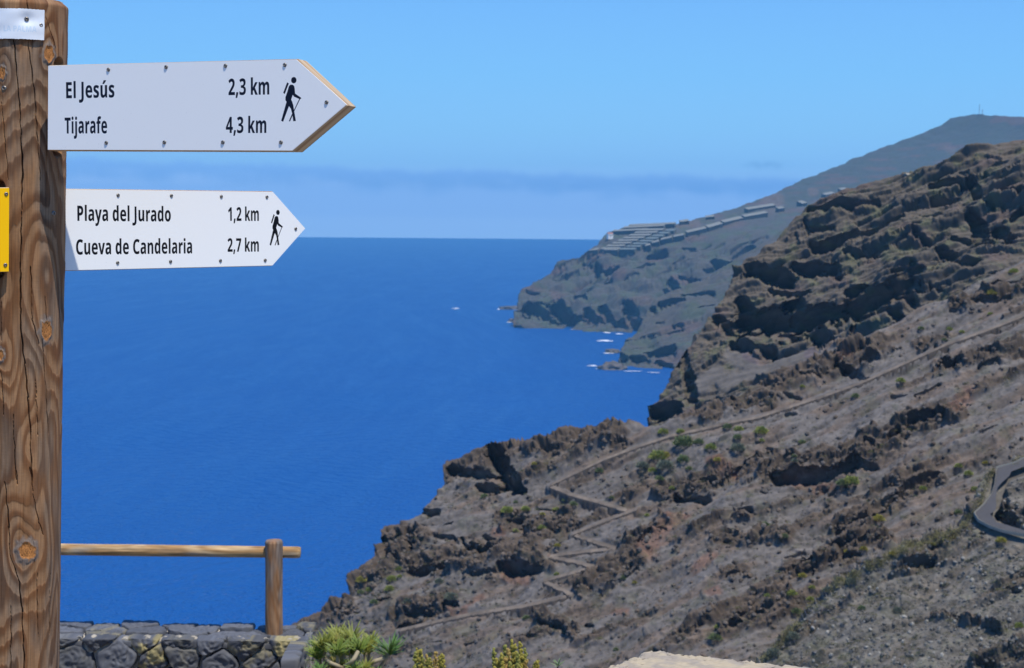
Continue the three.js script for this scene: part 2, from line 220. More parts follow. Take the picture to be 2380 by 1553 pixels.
function reliefB(P, X, Y, back) {
  const s = P.dot(frB.es), t = P.dot(frB.et), j = fbm2(s / 14, t / 8, 3);
  let tal = 0; for (const k of talusB) tal = Math.max(tal, ss(k[4], k[4] * 0.5, segDist(X, Y, k[0], k[1], k[2], k[3]) + 0.3 * j * k[4]));
  const calm = 1 - tal, crestCalm = 0.35 + 0.65 * ss(4, 50, Y - topB(X));
  const ph = t / 11 + 0.9 * n2(s / 150, t / 70) + 0.30 * n2(s / 26, t / 14), fr = ph - Math.floor(ph), saw = fr < 0.2 ? fr / 0.2 : (1 - fr) / 0.8, each = 0.5 + 0.5 * n2(s / 60, Math.floor(ph) * 2.3);
  const lumps = Math.abs(n3(P.x / 17, P.y / 12, P.z / 17)), small = Math.abs(n3(P.x / 6, P.y / 4.5, P.z / 6)), rub = 0.6 * fbm3(P.x / 4.2, P.y / 2.6, P.z / 4.2, 4) + 0.8 * fbm2(s / 16, t / 3, 4);
  const ph2 = t / 4.0 + 0.6 * n2(s / 50, t / 16), f2 = ph2 - Math.floor(ph2), saw2 = f2 < 0.25 ? f2 / 0.25 : (1 - f2) / 0.75;
  const h = 4.5 * fbm2(s / 80, t / 60, 3) * calm + calm * (3.6 * saw * ss(0.15, 0.85, each) + 0.5 * lumps + 0.3 * small + 1.9 * saw2 * ss(0.15, 0.7, each) + crestCalm * (2.7 * blocks(s / 18, t / 6 + 0.3 * rub) + 1.4 * blocks(s / 7 + 20, t / 2.4)) - 1.2) + (0.35 + 0.9 * calm) * rub;
  P.addScaledVector(frB.N, h);
  const cut = back ? 0 : carveB(P, X, Y, j * 0.5 + 0.25 * rub, -P.z / F);
  return { s, t, tal, j, cut, rub };
}
function colourB(P, X, Y, f, c) {
  const g = 0.5 + 0.5 * fbm3(P.x / 30, P.y / 24, P.z / 30, 4), green = ss(0.05, 0.45, fbm3(P.x / 13 + 4, P.y / 9, P.z / 13, 4)) * 0.75 * (1 - f.tal);
  let r = lerp(0.104, 0.084, g), gg = lerp(0.083, 0.071, g), b = lerp(0.060, 0.054, g);
  r = lerp(r, 0.112, f.tal); gg = lerp(gg, 0.098, f.tal); b = lerp(b, 0.083, f.tal);
  r = lerp(r, 0.092, green); gg = lerp(gg, 0.093, green); b = lerp(b, 0.046, green);
  const red = ss(0.38, 0.55, n3(P.x / 26, P.y / 12, P.z / 26 + 8)) * 0.35; r = lerp(r, 0.105, red); gg = lerp(gg, 0.064, red);
  const v = 1 + 0.5 * f.rub; c[0] = r * v; c[1] = gg * v; c[2] = b * v;
}
terrain({ name: 'cliff_headland', label: 'dark layered basalt cliff headland above a grey scree slope', x0: 1478, x1: 2640, step: 2.1, top: topB, bottom: (X) => Math.max(topA(X) + 45, topB(X) + 30), base: baseB, relief: reliefB, colour: colourB, skirt: 120, backDrop: 1.2 });

// ---- the far coast
const topC2 = polyline([[1428, 872], [1436, 858], [1440, 812], [1455, 786], [1476, 767], [1496, 736], [1522, 706], [1562, 682], [1620, 650], [1700, 604], [1800, 545], [1900, 480]]);
const baseC2 = slopeBase(1533, 0.55, 0.6, 0.8), frC2 = frame(baseC2, 1550, 760, 100, -40);
const topC = polyline([[1196, 770], [1200, 712], [1206, 690], [1240, 655], [1290, 618], [1330, 598], [1372, 586], [1395, 560], [1412, 541], [1450, 530], [1500, 527], [1560, 523], [1600, 514], [1660, 498], [1720, 480], [1760, 466], [1800, 450], [1850, 424], [1900, 405], [1980, 372], [2060, 340], [2130, 316], [2190, 290], [2210, 276], [2262, 266], [2300, 268], [2380, 271], [2700, 262]]);
const baseC = slopeBase(1902, 0.55, 0.6, 0.8, (X, Y) => 1 + 0.35 * ss(560, 300, Y)), frC = frame(baseC, 1450, 680, 100, -40);
const strokesC = [[850, 590, 990, 630, 32], [1230, 520, 1350, 500, 20], [1720, 570, 1860, 560, 32], [1840, 520, 1980, 440, 22], [1810, 660, 1860, 680, 22], [1470, 690, 1580, 690, 22], [1400, 730, 1430, 760, 26], [1350, 780, 1420, 800, 18], [1500, 760, 1650, 740, 20], [1700, 750, 1800, 730, 18], [330, 910, 480, 950, 48], [560, 900, 640, 960, 56], [780, 930, 840, 980, 34], [900, 900, 960, 980, 34], [1070, 900, 1140, 1000, 46], [700, 840, 760, 830, 18], [620, 640, 700, 600, 12], [420, 690, 520, 640, 10], [1060, 690, 1160, 660, 9], [350, 780, 420, 770, 12], [740, 540, 800, 560, 14], [1400, 560, 1480, 520, 10], [1640, 620, 1700, 600, 12], [1150, 620, 1230, 580, 8], [1960, 400, 2080, 360, 12], [740, 760, 800, 750, 14], [1480, 450, 1560, 440, 10], [330, 965, 640, 975, 26], [640, 960, 900, 985, 24], [900, 985, 1060, 1000, 22], [460, 890, 560, 880, 22]].map(r1).map((q) => [q[0], q[1], q[2], q[3], q[4] * 1.15]);
{ const R = mulberry(616); for (let k = 0; k < 60; k++) { const u = 420 + R() * 1500, v = 900 - (u - 300) * 0.28 - R() * 320 + 20, l = 50 + 110 * R(); if (v < 470 - (u - 800) * 0.14) continue; strokesC.push(r1([u, v, u + l, v - l * (0.3 + 0.3 * R()), 5 + 7 * R()])); } }
const strokesC2 = [[1010, 1230, 1040, 1280, 38], [1240, 1230, 1400, 1200, 40], [1300, 1290, 1380, 1320, 30], [1120, 1270, 1220, 1280, 30], [1020, 1130, 1300, 1060, 7], [1240, 1100, 1480, 1030, 9], [1320, 880, 1480, 850, 20], [1480, 810, 1700, 780, 16], [1280, 990, 1330, 980, 10], [1400, 1000, 1470, 1010, 16], [1100, 1180, 1300, 1130, 6], [1240, 900, 1270, 900, 12], [1600, 900, 1700, 860, 12]].map(r1);
const INC = new THREE.Vector3(0.1, -0.05, -0.99), carveC = carve(strokesC, INC, 2.8), carveC2 = carve(strokesC2, INC, 2.8);
function farRelief(fr, cv, amp) {
  return (P, X, Y, back) => {
    const s = P.dot(fr.es), t = P.dot(fr.et), j = fbm2(s / 90, t / 50, 3), up = ss(612, 535, Y);
    const ph = t / 62 + 1.0 * n2(s / 420, t / 260) + 0.35 * n2(s / 90, t / 70), f1 = ph - Math.floor(ph), saw = f1 < 0.2 ? f1 / 0.2 : (1 - f1) / 0.8, each = 0.5 + 0.5 * n2(s / 150, Math.floor(ph) * 2.3);
    const lumps = Math.abs(n3(P.x / 80, P.y / 55, P.z / 80)), small = Math.abs(n3(P.x / 26, P.y / 20, P.z / 26)), rub = fbm3(P.x / 11, P.y / 9, P.z / 11, 2);
    const k = amp * lerp(1, 0.2, up);
    P.addScaledVector(fr.N, k * (36 * fbm2(s / 330, t / 190, 3) - 26 * (0.5 - Math.abs(n2(s / 150 + 0.2 * t / 150, t / 520)))  + 12 * fbm2(s / 90, t / 22, 3) + 12 * saw * ss(0.3, 0.9, each) + 8 * lumps + 3 * small + 2.5 * rub + 16 * blocks(s / 90, t / 34 + 0.3 * rub) + 7 * blocks(s / 34 + 9, t / 15) - 4));
    const cut = back ? 0 : cv(P, X, Y, j * 0.5 + 0.25 * rub, -P.z / F);
    return { s, t, j, cut, rub, up };
  };
}
function colourC(P, X, Y, f, c) {
  const g = 0.5 + 0.5 * fbm3(P.x / 130, P.y / 100, P.z / 130, 4), green = ss(-0.1, 0.4, fbm3(P.x / 60 + 4, P.y / 40, P.z / 60, 4)) * lerp(0.7, 0.9, f.up);
  let r = lerp(0.088, 0.068, g), gg = lerp(0.079, 0.070, g), b = lerp(0.062, 0.058, g);
  r = lerp(r, 0.066, green); gg = lerp(gg, 0.086, green); b = lerp(b, 0.046, green);
  const wooded = ss(540, 440, Y) * (0.75 + 0.25 * f.j); r = lerp(r, 0.050, wooded); gg = lerp(gg, 0.064, wooded); b = lerp(b, 0.045, wooded);
  const red = ss(0.35, 0.6, n3(P.x / 150, P.y / 60, P.z / 150 + 8)) * 0.45; r = lerp(r, 0.125, red); gg = lerp(gg, 0.070, red); b = lerp(b, 0.055, red);
  const pale = Math.max(ss(34, 12, segDist(X, Y, 1790, 473, 1800, 468)), ss(14, 5, segDist(X, Y, 1580, 522, 1620, 520)), ss(12, 4, segDist(X, Y, 1885, 446, 1895, 446)), 0.7 * ss(14, 5, segDist(X, Y, 2205, 345, 2215, 350))) * (0.4 + g); r = lerp(r, 0.15, pale * 0.6); gg = lerp(gg, 0.10, pale * 0.6); b = lerp(b, 0.07, pale * 0.6);
  const v = 0.84 * (1 + 0.3 * f.rub); c[0] = r * v; c[1] = gg * v; c[2] = b * v;
}
const seaY = (X) => { const d = dirOf(X, 700), e = dirOf(X, 701); return 700 + d.y / (d.y - e.y); };   // where a level ray lies
function shoreBottom(base, tp, guess) { return (X) => { let Y = guess; for (let k = 0; k < 400; k++) { if (base(X, Y).y < SEA - 12) break; Y += 1; } return Math.max(Y, tp(X) + 6); }; }
const bottomC = shoreBottom(baseC, topC, 640), bottomC2 = shoreBottom(baseC2, topC2, 700);
terrain({ name: 'distant_headland', label: 'hazy distant headland with pale plantations rising to a green mountain', x0: 1197, x1: 2640, step: 2.4, top: topC, bottom: bottomC, base: baseC, relief: farRelief(frC, carveC, 0.62), colour: colourC, skirt: 500, backDrop: 0.5 });
terrain({ name: 'coastal_headland', label: 'hazy rocky headland with a dark sea cliff', x0: 1430, x1: 1900, step: 2.4, top: topC2, bottom: bottomC2, base: baseC2, relief: farRelief(frC2, carveC2, 0.34), colour: colourC, skirt: 300, backDrop: 0.6 });

// ---------------------------------------------------------------- the sea
{
  const n = 1024, d = new Uint8Array(n * n * 4), ring = (x, y, fx, fy, o) => {        // tileable noise on two circles
    const a = x / n * Math.PI * 2, b = y / n * Math.PI * 2; return n3(Math.cos(a) * fx + o, Math.sin(a) * fx + Math.cos(b) * fy, Math.sin(b) * fy - o); };
  for (let y = 0; y < n; y++) for (let x = 0; x < n; x++) {
    const v = 0.5 + 0.2 * ring(x, y, 3, 5, 1) + 0.17 * ring(x, y, 9, 15, 7) + 0.13 * ring(x, y, 24, 40, 3), o = (y * n + x) * 4; d[o] = d[o + 1] = d[o + 2] = Math.max(0, Math.min(255, 255 * v)); d[o + 3] = 255;
  }
  const bump = new THREE.DataTexture(d, n, n); bump.magFilter = THREE.LinearFilter; bump.wrapS = bump.wrapT = THREE.RepeatWrapping; bump.needsUpdate = true;
  const gd = new Uint8Array(512 * 512 * 4); for (let y = 0; y < 512; y++) for (let x = 0; x < 512; x++) { const v = 0.56 + 0.05 * ring(x * 2, y * 2, 2.2, 1.2, 11) + 0.045 * ring(x * 2, y * 2, 7, 3, 19) + 0.035 * ring(x * 2, y * 2, 20, 9, 23), o = (y * 512 + x) * 4; gd[o] = gd[o + 1] = gd[o + 2] = Math.max(60, Math.min(235, 255 * v)); gd[o + 3] = 255; }
  const gust = new THREE.DataTexture(gd, 512, 512); gust.magFilter = THREE.LinearFilter; gust.wrapS = gust.wrapT = THREE.RepeatWrapping; gust.repeat.set(0.21, 0.13); gust.needsUpdate = true;      // wind-ruffled and calmer lanes
  const R = 20000, tile = 420;                             // its edge, where the haze takes over, is the horizon
  const g = new THREE.CircleGeometry(R, 256); g.rotateX(-Math.PI / 2); g.translate(0, SEA, 0);
  const uv = g.attributes.uv, p = g.attributes.position; for (let i = 0; i < uv.count; i++) uv.setXY(i, p.getX(i) / tile, p.getZ(i) / tile / 1.6);
  const m = new THREE.MeshPhysicalMaterial({ color: new THREE.Color().setRGB(0.001, 0.066, 0.255), roughness: 0.85, roughnessMap: gust, specularIntensity: 1.0, ior: 1.33, bumpMap: bump, bumpScale: 5 });
  structure('sea', g, m, 'deep blue open sea reaching to the horizon');
}
const rnd = mulberry(77);
function blob(points, noise) { const v = []; for (let k = 0; k < points; k++) { const a = k / points * Math.PI * 2; v.push([Math.cos(a) * (1 + noise * (rnd() - 0.5)), Math.sin(a) * (1 + noise * (rnd() - 0.5))]); } return v; }
const foamMat = mat(0.78, 0.82, 0.85, 0.9);
const foamSpots = [[1058, 717, 9, 1.6], [1160, 718.5, 6, 1.5], [1404, 792, 17, 2.2], [1414, 821, 12, 1.6], [1380, 850, 14, 1.8], [1402, 857, 16, 1.6], [1190, 749, 12, 1.4], [1432, 842, 8, 1.2], [1230, 754, 22, 1.2], [1290, 761, 20, 1.0], [1340, 766, 14, 0.9], [1412, 773, 10, 1.3], [1440, 776, 8, 1.2], [1470, 863, 20, 0.9], [1520, 866, 14, 0.8]];
for (const [X, Y, w, h] of foamSpots) {
  const c = onLevel(X, Y, SEA + 0.4), e = onLevel(X + w, Y, SEA + 0.4), f = onLevel(X, Y + h, SEA + 0.4), rx = e.distanceTo(c), rz = f.distanceTo(c);
  const parts = []; const count = 7;
  for (let k = 0; k < count; k++) { const u = (rnd() - 0.5) * 1.7, s = (0.2 + 0.3 * rnd()) * (1 - 0.4 * Math.abs(u)), z = (rnd() - 0.5) * 1.2 * (1 - Math.abs(u) * 0.7); const sh = new THREE.Shape(blob(18, 0.5).map(([a, b]) => new THREE.Vector2((u + a * s * 1.2) * rx, (z + b * s) * rz))); parts.push(new THREE.ShapeGeometry(sh).rotateX(-Math.PI / 2).translate(0, k * 0.03, 0)); }
  const m = new THREE.Mesh(mergeGeometries(parts), foamMat); m.name = numbered('sea_foam'); m.position.copy(c); m.userData = { kind: 'structure', label: 'white patch of breaking surf on the sea', category: 'foam' }; scene.add(m);
}
function lump(rx, ry, rz, rough, freq, seed, detail = 4, colourAt) {      // an irregular rock
  const g = new THREE.IcosahedronGeometry(1, detail), p = g.attributes.position, col = new Float32Array(p.count * 3), c = [0, 0, 0];
  for (let i = 0; i < p.count; i++) { const x = p.getX(i), y = p.getY(i), z = p.getZ(i), k = 1 + rough * fbm3(x * freq + seed, y * freq - seed, z * freq + 2 * seed, 3); p.setXYZ(i, x * k * rx, y * k * ry, z * k * rz); colourAt(x + seed, y, z, c); col.set(c, i * 3); }
  g.setAttribute('color', new THREE.BufferAttribute(col, 3)); g.computeVertexNormals(); return g;
}
const rockMat = vmat(0.95);
[[1188, 718.5, 30, 9, 'low dark reef running out from the tip of the distant headland'], [1205, 748, 26, 8, 'flat rock shelf awash below the distant headland cliff'], [1425, 858, 32, 12, 'brown rock spit at the foot of the coastal headland'], [1424, 820, 18, 8, 'small rock islet off the coastal headland']].forEach(([X, Y, w, hh, label], k) => {
  const c = onLevel(X, Y, SEA), rx = onLevel(X + w, Y, SEA).distanceTo(c);
  const m = new THREE.Mesh(lump(rx, hh, rx * 0.9, 0.5, 1.6, 3 + k * 5, 3, (x, y, z, q) => { const v = 0.09 + 0.03 * n3(x * 3, y * 3, z * 3); q[0] = v * 1.15; q[1] = v; q[2] = v * 0.85; }), rockMat);
  m.name = numbered('sea_rock'); m.position.copy(c); m.userData = { label, category: 'rock' }; scene.add(m);
});

// ---------------------------------------------------------------- on the far coast: greenhouses, houses, masts
const sheetMat = mat(0.185, 0.185, 0.155, 0.9), sheetSide = mat(0.09, 0.09, 0.065, 0.9), sheetMat2 = mat(0.12, 0.145, 0.135, 0.9);
function greenhouse(X0, Y0, X1, Y1, hPx, label, blue) {
  const a = baseC(X0, Y0), b = baseC(X1, Y1), per = -a.z / F, w = a.distanceTo(b), h = 2.5, dp = Math.max(14, hPx * per * 2.8);
  const g = group('greenhouse', a.clone().add(b).multiplyScalar(0.5).add(new THREE.Vector3(0, 8, 0)), label, 'greenhouse', 'shade-cloth greenhouses on the distant headland'); g.rotation.y = -Math.atan2(b.z - a.z, b.x - a.x); g.rotation.z = 0;
  const tilt = Math.atan2(b.y - a.y, Math.hypot(b.x - a.x, b.z - a.z)); g.rotation.order = 'YXZ'; g.rotation.z = tilt; g.rotation.x = 0.30;
  mesh('roof_sheet', new THREE.BoxGeometry(w, 0.6, dp), blue ? sheetMat2 : sheetMat, g).position.y = h + 0.32;
  mesh('side_wall', new THREE.BoxGeometry(w * 0.99, h + 24, dp * 0.96), sheetSide, g).position.y = h / 2 - 12;
}
const ghouse = 'pale greenhouse roof among the terraced plantations on the distant headland';
for (let k = 0; k < 8; k++) { const x = 1398 + k * 13, y = 587 - k * 6.2; greenhouse(x, y, x + 40 + k * 2, y - 1, 3.4, ghouse); greenhouse(x + 44 + k * 2, y + 1, x + 80, y + 1, 2.6, 'bluish greenhouse roof beside the pale terraced roofs on the distant headland', true); }
for (const [x0, y0, x1, y1, h] of [[1425, 546, 1505, 542, 4], [1450, 538, 1545, 533, 4], [1462, 533, 1570, 528, 3], [1372, 590, 1392, 588, 6], [1408, 588, 1440, 588, 7]]) greenhouse(x0, y0, x1, y1, h, ghouse);
for (const [x0, y0, x1, y1, h] of [[1500, 580, 1512, 577, 5], [1516, 573, 1532, 569, 5], [1536, 566, 1562, 560, 5], [1566, 559, 1590, 554, 5], [1596, 549, 1640, 538, 5], [1644, 537, 1675, 527, 5], [1680, 525, 1722, 514, 5], [1728, 512, 1780, 502, 5]]) greenhouse(x0, y0, x1, y1, h, 'long white greenhouse strip running up the slope of the distant headland');
for (const [x0, y0, x1, y1, h] of [[1640, 513, 1660, 511, 5], [1735, 495, 1798, 484, 5], [1806, 493, 1820, 491, 5], [1858, 480, 1870, 478, 7], [1915, 461, 1935, 456, 4], [1952, 449, 1966, 446, 4], [1580, 524, 1600, 521, 4]]) greenhouse(x0, y0, x1, y1, h, 'single pale greenhouse roof high on the distant slope');
function house(P, w, d, h, wallM, roofM, label, turn = 0.3) {
  const g = group('house', P, label, 'house'); g.rotation.y = turn;
  mesh('wall', new THREE.BoxGeometry(w, h + 6, d), wallM, g).position.y = h / 2 - 3;
  const sh = new THREE.Shape([[-d / 2 - 0.4, 0], [d / 2 + 0.4, 0], [0, d * 0.28]].map(([x, y]) => new THREE.Vector2(x, y)));
  mesh('roof', new THREE.ExtrudeGeometry(sh, { depth: w + 0.8, bevelEnabled: false }).rotateY(Math.PI / 2).translate(-w / 2 - 0.4, h, 0), roofM, g);
  const win = mat(0.03, 0.035, 0.04, 0.3); for (const x of [-0.28, 0.28]) mesh('window', new THREE.BoxGeometry(w * 0.16, h * 0.35, 0.12), win, g).position.set(x * w, h * 0.55, d / 2 + 0.03);
  mesh('door', new THREE.BoxGeometry(w * 0.12, h * 0.62, 0.12), mat(0.12, 0.06, 0.03), g).position.set(0, h * 0.31, d / 2 + 0.03);
}
const white = mat(0.75, 0.74, 0.7), tileRoof = mat(0.36, 0.15, 0.08), paleRoof = mat(0.55, 0.5, 0.42);
house(baseC(1417, 556).add(new THREE.Vector3(0, 6, 10)), 14, 10, 8, white, tileRoof, 'white house with a red roof at the edge of the plantations');
house(at(2117, 414, 652), 4.6, 3, 1.2, mat(0.22, 0.2, 0.16), mat(0.25, 0.22, 0.17), 'small pale hut on the crest of the cliff headland');
house(baseC(2390, 280), 14, 10, 8, white, paleRoof, 'pale house on the mountain top by the masts');
function radioMast(X, Y, h, label) {
  const p = baseC(X, Y); const g = group('radio_mast', p.add(new THREE.Vector3(0, -8, 0)), label, 'mast', 'radio masts on the mountain top'), m = mat(0.25, 0.26, 0.28, 0.6);
  mesh('pole', new THREE.CylinderGeometry(0.5, 1.1, h, 8).translate(0, h / 2, 0), m, g);
  mesh('base_hut', new THREE.BoxGeometry(9, 16, 7), mat(0.12, 0.12, 0.12), g).position.y = 4;
  for (const k of [0.55, 0.75, 0.9]) mesh('antenna', new THREE.CylinderGeometry(0.9, 0.9, h * 0.06, 8), m, g).position.set(1.2, h * k, 0);
}
radioMast(2276, 268, 46, 'tall radio mast on the distant mountain top'); radioMast(2283, 268, 30, 'shorter radio mast beside the tall one on the mountain top');

// ---------------------------------------------------------------- path, its walls, the road
const OUT = new THREE.Vector3(-0.35, 0, 0.94);
function ribbon(lines) {                                      // rows of points -> one strip, vertices not shared between strips
  const pos = [], idx = [];
  for (const rows of lines) { const b = pos.length / 3, w = rows[0].length; rows.forEach((r) => r.forEach((p) => pos.push(p.x, p.y, p.z))); for (let i = 0; i < rows.length - 1; i++) for (let k = 0; k < w - 1; k++) { const a = b + i * w + k; idx.push(a, a + w, a + 1, a + 1, a + w, a + w + 1); } }
  const g = new THREE.BufferGeometry(); g.setAttribute('position', new THREE.Float32BufferAttribute(pos, 3)); g.setIndex(idx); g.computeVertexNormals(); return g;
}
function resample(l, step) { const out = []; for (let i = 0; i < l.length - 1; i++) { const n = Math.max(1, Math.round(Math.hypot(l[i + 1][0] - l[i][0], l[i + 1][1] - l[i][1]) / step)); for (let k = 0; k < n; k++) out.push([lerp(l[i][0], l[i + 1][0], k / n), lerp(l[i][1], l[i + 1][1], k / n)]); } out.push(l[l.length - 1]); return out; }
function colourBy(g, fn) { const p = g.attributes.position, col = new Float32Array(p.count * 3), c = [0, 0, 0]; for (let i = 0; i < p.count; i++) { fn(p.getX(i), p.getY(i), p.getZ(i), c); col.set(c, i * 3); } g.setAttribute('color', new THREE.BufferAttribute(col, 3)); return g; }
{
  const tops = [], walls = [];
  for (const l of trail) {
    const t = [], w = [];
    for (const [X, Y] of resample(l, 5)) {
      const p = baseA(X, Y); const k = n2(X / 9, Y / 9);
      const lift = 0.45, wide = 0.38 + 0.45 * k, inner = p.clone().addScaledVector(OUT, -0.5).add(new THREE.Vector3(0, lift + 0.15, 0)), outer = p.clone().addScaledVector(OUT, wide).add(new THREE.Vector3(0, lift - 0.3, 0));
      t.push([inner, inner.clone().lerp(outer, 0.5).add(new THREE.Vector3(0, 0.1 * n2(X / 3, Y / 3), 0)), outer]);
      const lip = outer.clone().add(new THREE.Vector3(0, 0.02, 0)); w.push([lip, lip.clone().addScaledVector(OUT, 0.12 + 0.1 * n2(X / 4, 5)).add(new THREE.Vector3(0, -0.5, 0)), lip.clone().addScaledVector(OUT, 0.1).add(new THREE.Vector3(0, -1.9, 0))]);
    }
    tops.push(t); walls.push(w);
  }
  structure('footpath', colourBy(ribbon(tops), (x, y, z, c) => { const v = 1 + 0.7 * fbm3(x / 4, y / 4, z / 4, 4); c[0] = 0.140 * v; c[1] = 0.112 * v; c[2] = 0.086 * v; }), vmat(0.97), 'tan zigzag footpath climbing the brown hillside');
  const wm = new THREE.Mesh(colourBy(ribbon(walls), (x, y, z, c) => { const v = 1 + 0.5 * fbm3(x / 0.8, y / 0.6, z / 0.8, 3); c[0] = 0.080 * v; c[1] = 0.065 * v; c[2] = 0.053 * v; }), vmat(0.97));
  wm.name = 'retaining_wall'; wm.userData = { label: 'low brown dry-stone wall holding up the zigzag footpath', category: 'wall' }; scene.add(wm);
}
{
  const rows = roadOuter.map((o, i) => { const r = []; for (let k = 0; k <= 6; k++) { const X = lerp(o[0], roadInner[i][0], k / 6), Y = lerp(o[1], roadInner[i][1], k / 6); r.push(baseA(X, Y).add(new THREE.Vector3(0, 0.9, 0)).addScaledVector(OUT, 0.6)); } return r; });
  const fine = []; for (let i = 0; i < rows.length - 1; i++) for (let k = 0; k < 6; k++) fine.push(rows[i].map((p, q) => p.clone().lerp(rows[i + 1][q], k / 6))); fine.push(rows[rows.length - 1]);
  structure('road', colourBy(ribbon([fine]), (x, y, z, c) => { const v = 1 + 0.15 * fbm3(x / 2, y / 2, z / 2, 3); c[0] = 0.070 * v; c[1] = 0.066 * v; c[2] = 0.066 * v; }), vmat(0.9), 'grey asphalt mountain road in a hairpin bend');
  const curb = [[], []]; fine.forEach((r) => { const p = r[0].clone(), q = r[0].clone().lerp(r[1], 0.35); curb[0].push([p.clone().add(new THREE.Vector3(0, -0.25, 0)), p.clone().add(new THREE.Vector3(0, 0.22, 0)), q.clone().add(new THREE.Vector3(0, 0.22, 0)), q.clone().add(new THREE.Vector3(0, -0.2, 0))]); });
  const k = new THREE.Mesh(ribbon([curb[0]]), mat(0.20, 0.19, 0.155)); k.name = 'roadside_wall'; k.userData = { label: 'low pale wall edging the outer side of the hairpin road', category: 'wall' }; scene.add(k);
}

// ---------------------------------------------------------------- shrubs on the hillside
function leafDome(seed, n, rise) {
  const R = mulberry(seed), pos = [], nor = [];
  for (let k = 0; k < n; k++) {
    const a = R() * Math.PI * 2, e = Math.asin(R()), r = 0.62 + 0.38 * R(), lob = 1 + 0.22 * n3(Math.cos(a) * 1.6 + seed, e * 2, Math.sin(a) * 1.6);
    const d = new THREE.Vector3(Math.cos(a) * Math.cos(e), Math.sin(e) * rise, Math.sin(a) * Math.cos(e)).multiplyScalar(r * lob);
    const up = d.clone().add(new THREE.Vector3((R() - 0.5) * 0.9, 0.35 + (R() - 0.5) * 0.6, (R() - 0.5) * 0.9)).normalize(), side = new THREE.Vector3(R() - 0.5, R() - 0.5, R() - 0.5).cross(up).normalize(), l = 0.22 + 0.16 * R(), w = 0.09;
    const p0 = d.clone().addScaledVector(side, w), p1 = d.clone().addScaledVector(side, -w), p2 = d.clone().addScaledVector(up, l);
    for (const p of [p0, p1, p2]) { pos.push(p.x, p.y, p.z); }
  }
  const g = new THREE.BufferGeometry(); g.setAttribute('position', new THREE.Float32BufferAttribute(pos, 3)); g.computeVertexNormals(); return g;
}
const domes = [5, 6, 7].map((s) => leafDome(s, 620, 0.85));
const leafM = (r, g, b) => new THREE.MeshPhysicalMaterial({ color: new THREE.Color().setRGB(r, g, b), roughness: 0.9, transmission: 0.25, thickness: 0, side: THREE.DoubleSide });
const shrubMats = { lime: leafM(0.26, 0.29, 0.055), green: leafM(0.15, 0.19, 0.065), yellow: leafM(0.34, 0.30, 0.045), grey: leafM(0.16, 0.18, 0.12) };
const stemMat = mat(0.12, 0.09, 0.06);
const shrubLabel = { lime: 'round lime-green shrub growing on the volcanic hillside', green: 'dull green shrub growing on the volcanic hillside', yellow: 'yellow flowering shrub on the volcanic hillside', grey: 'grey-green low shrub on the volcanic hillside' };
const zr4 = (u, v) => [681.8 + 0.3811 * u, 960.7 + 0.3811 * v], zr5 = (u, v) => [1425.6 + 0.401 * u, 960.7 + 0.401 * v], zr3 = (u, v) => [1487.5 + 0.419 * u, 371.9 + 0.419 * v];
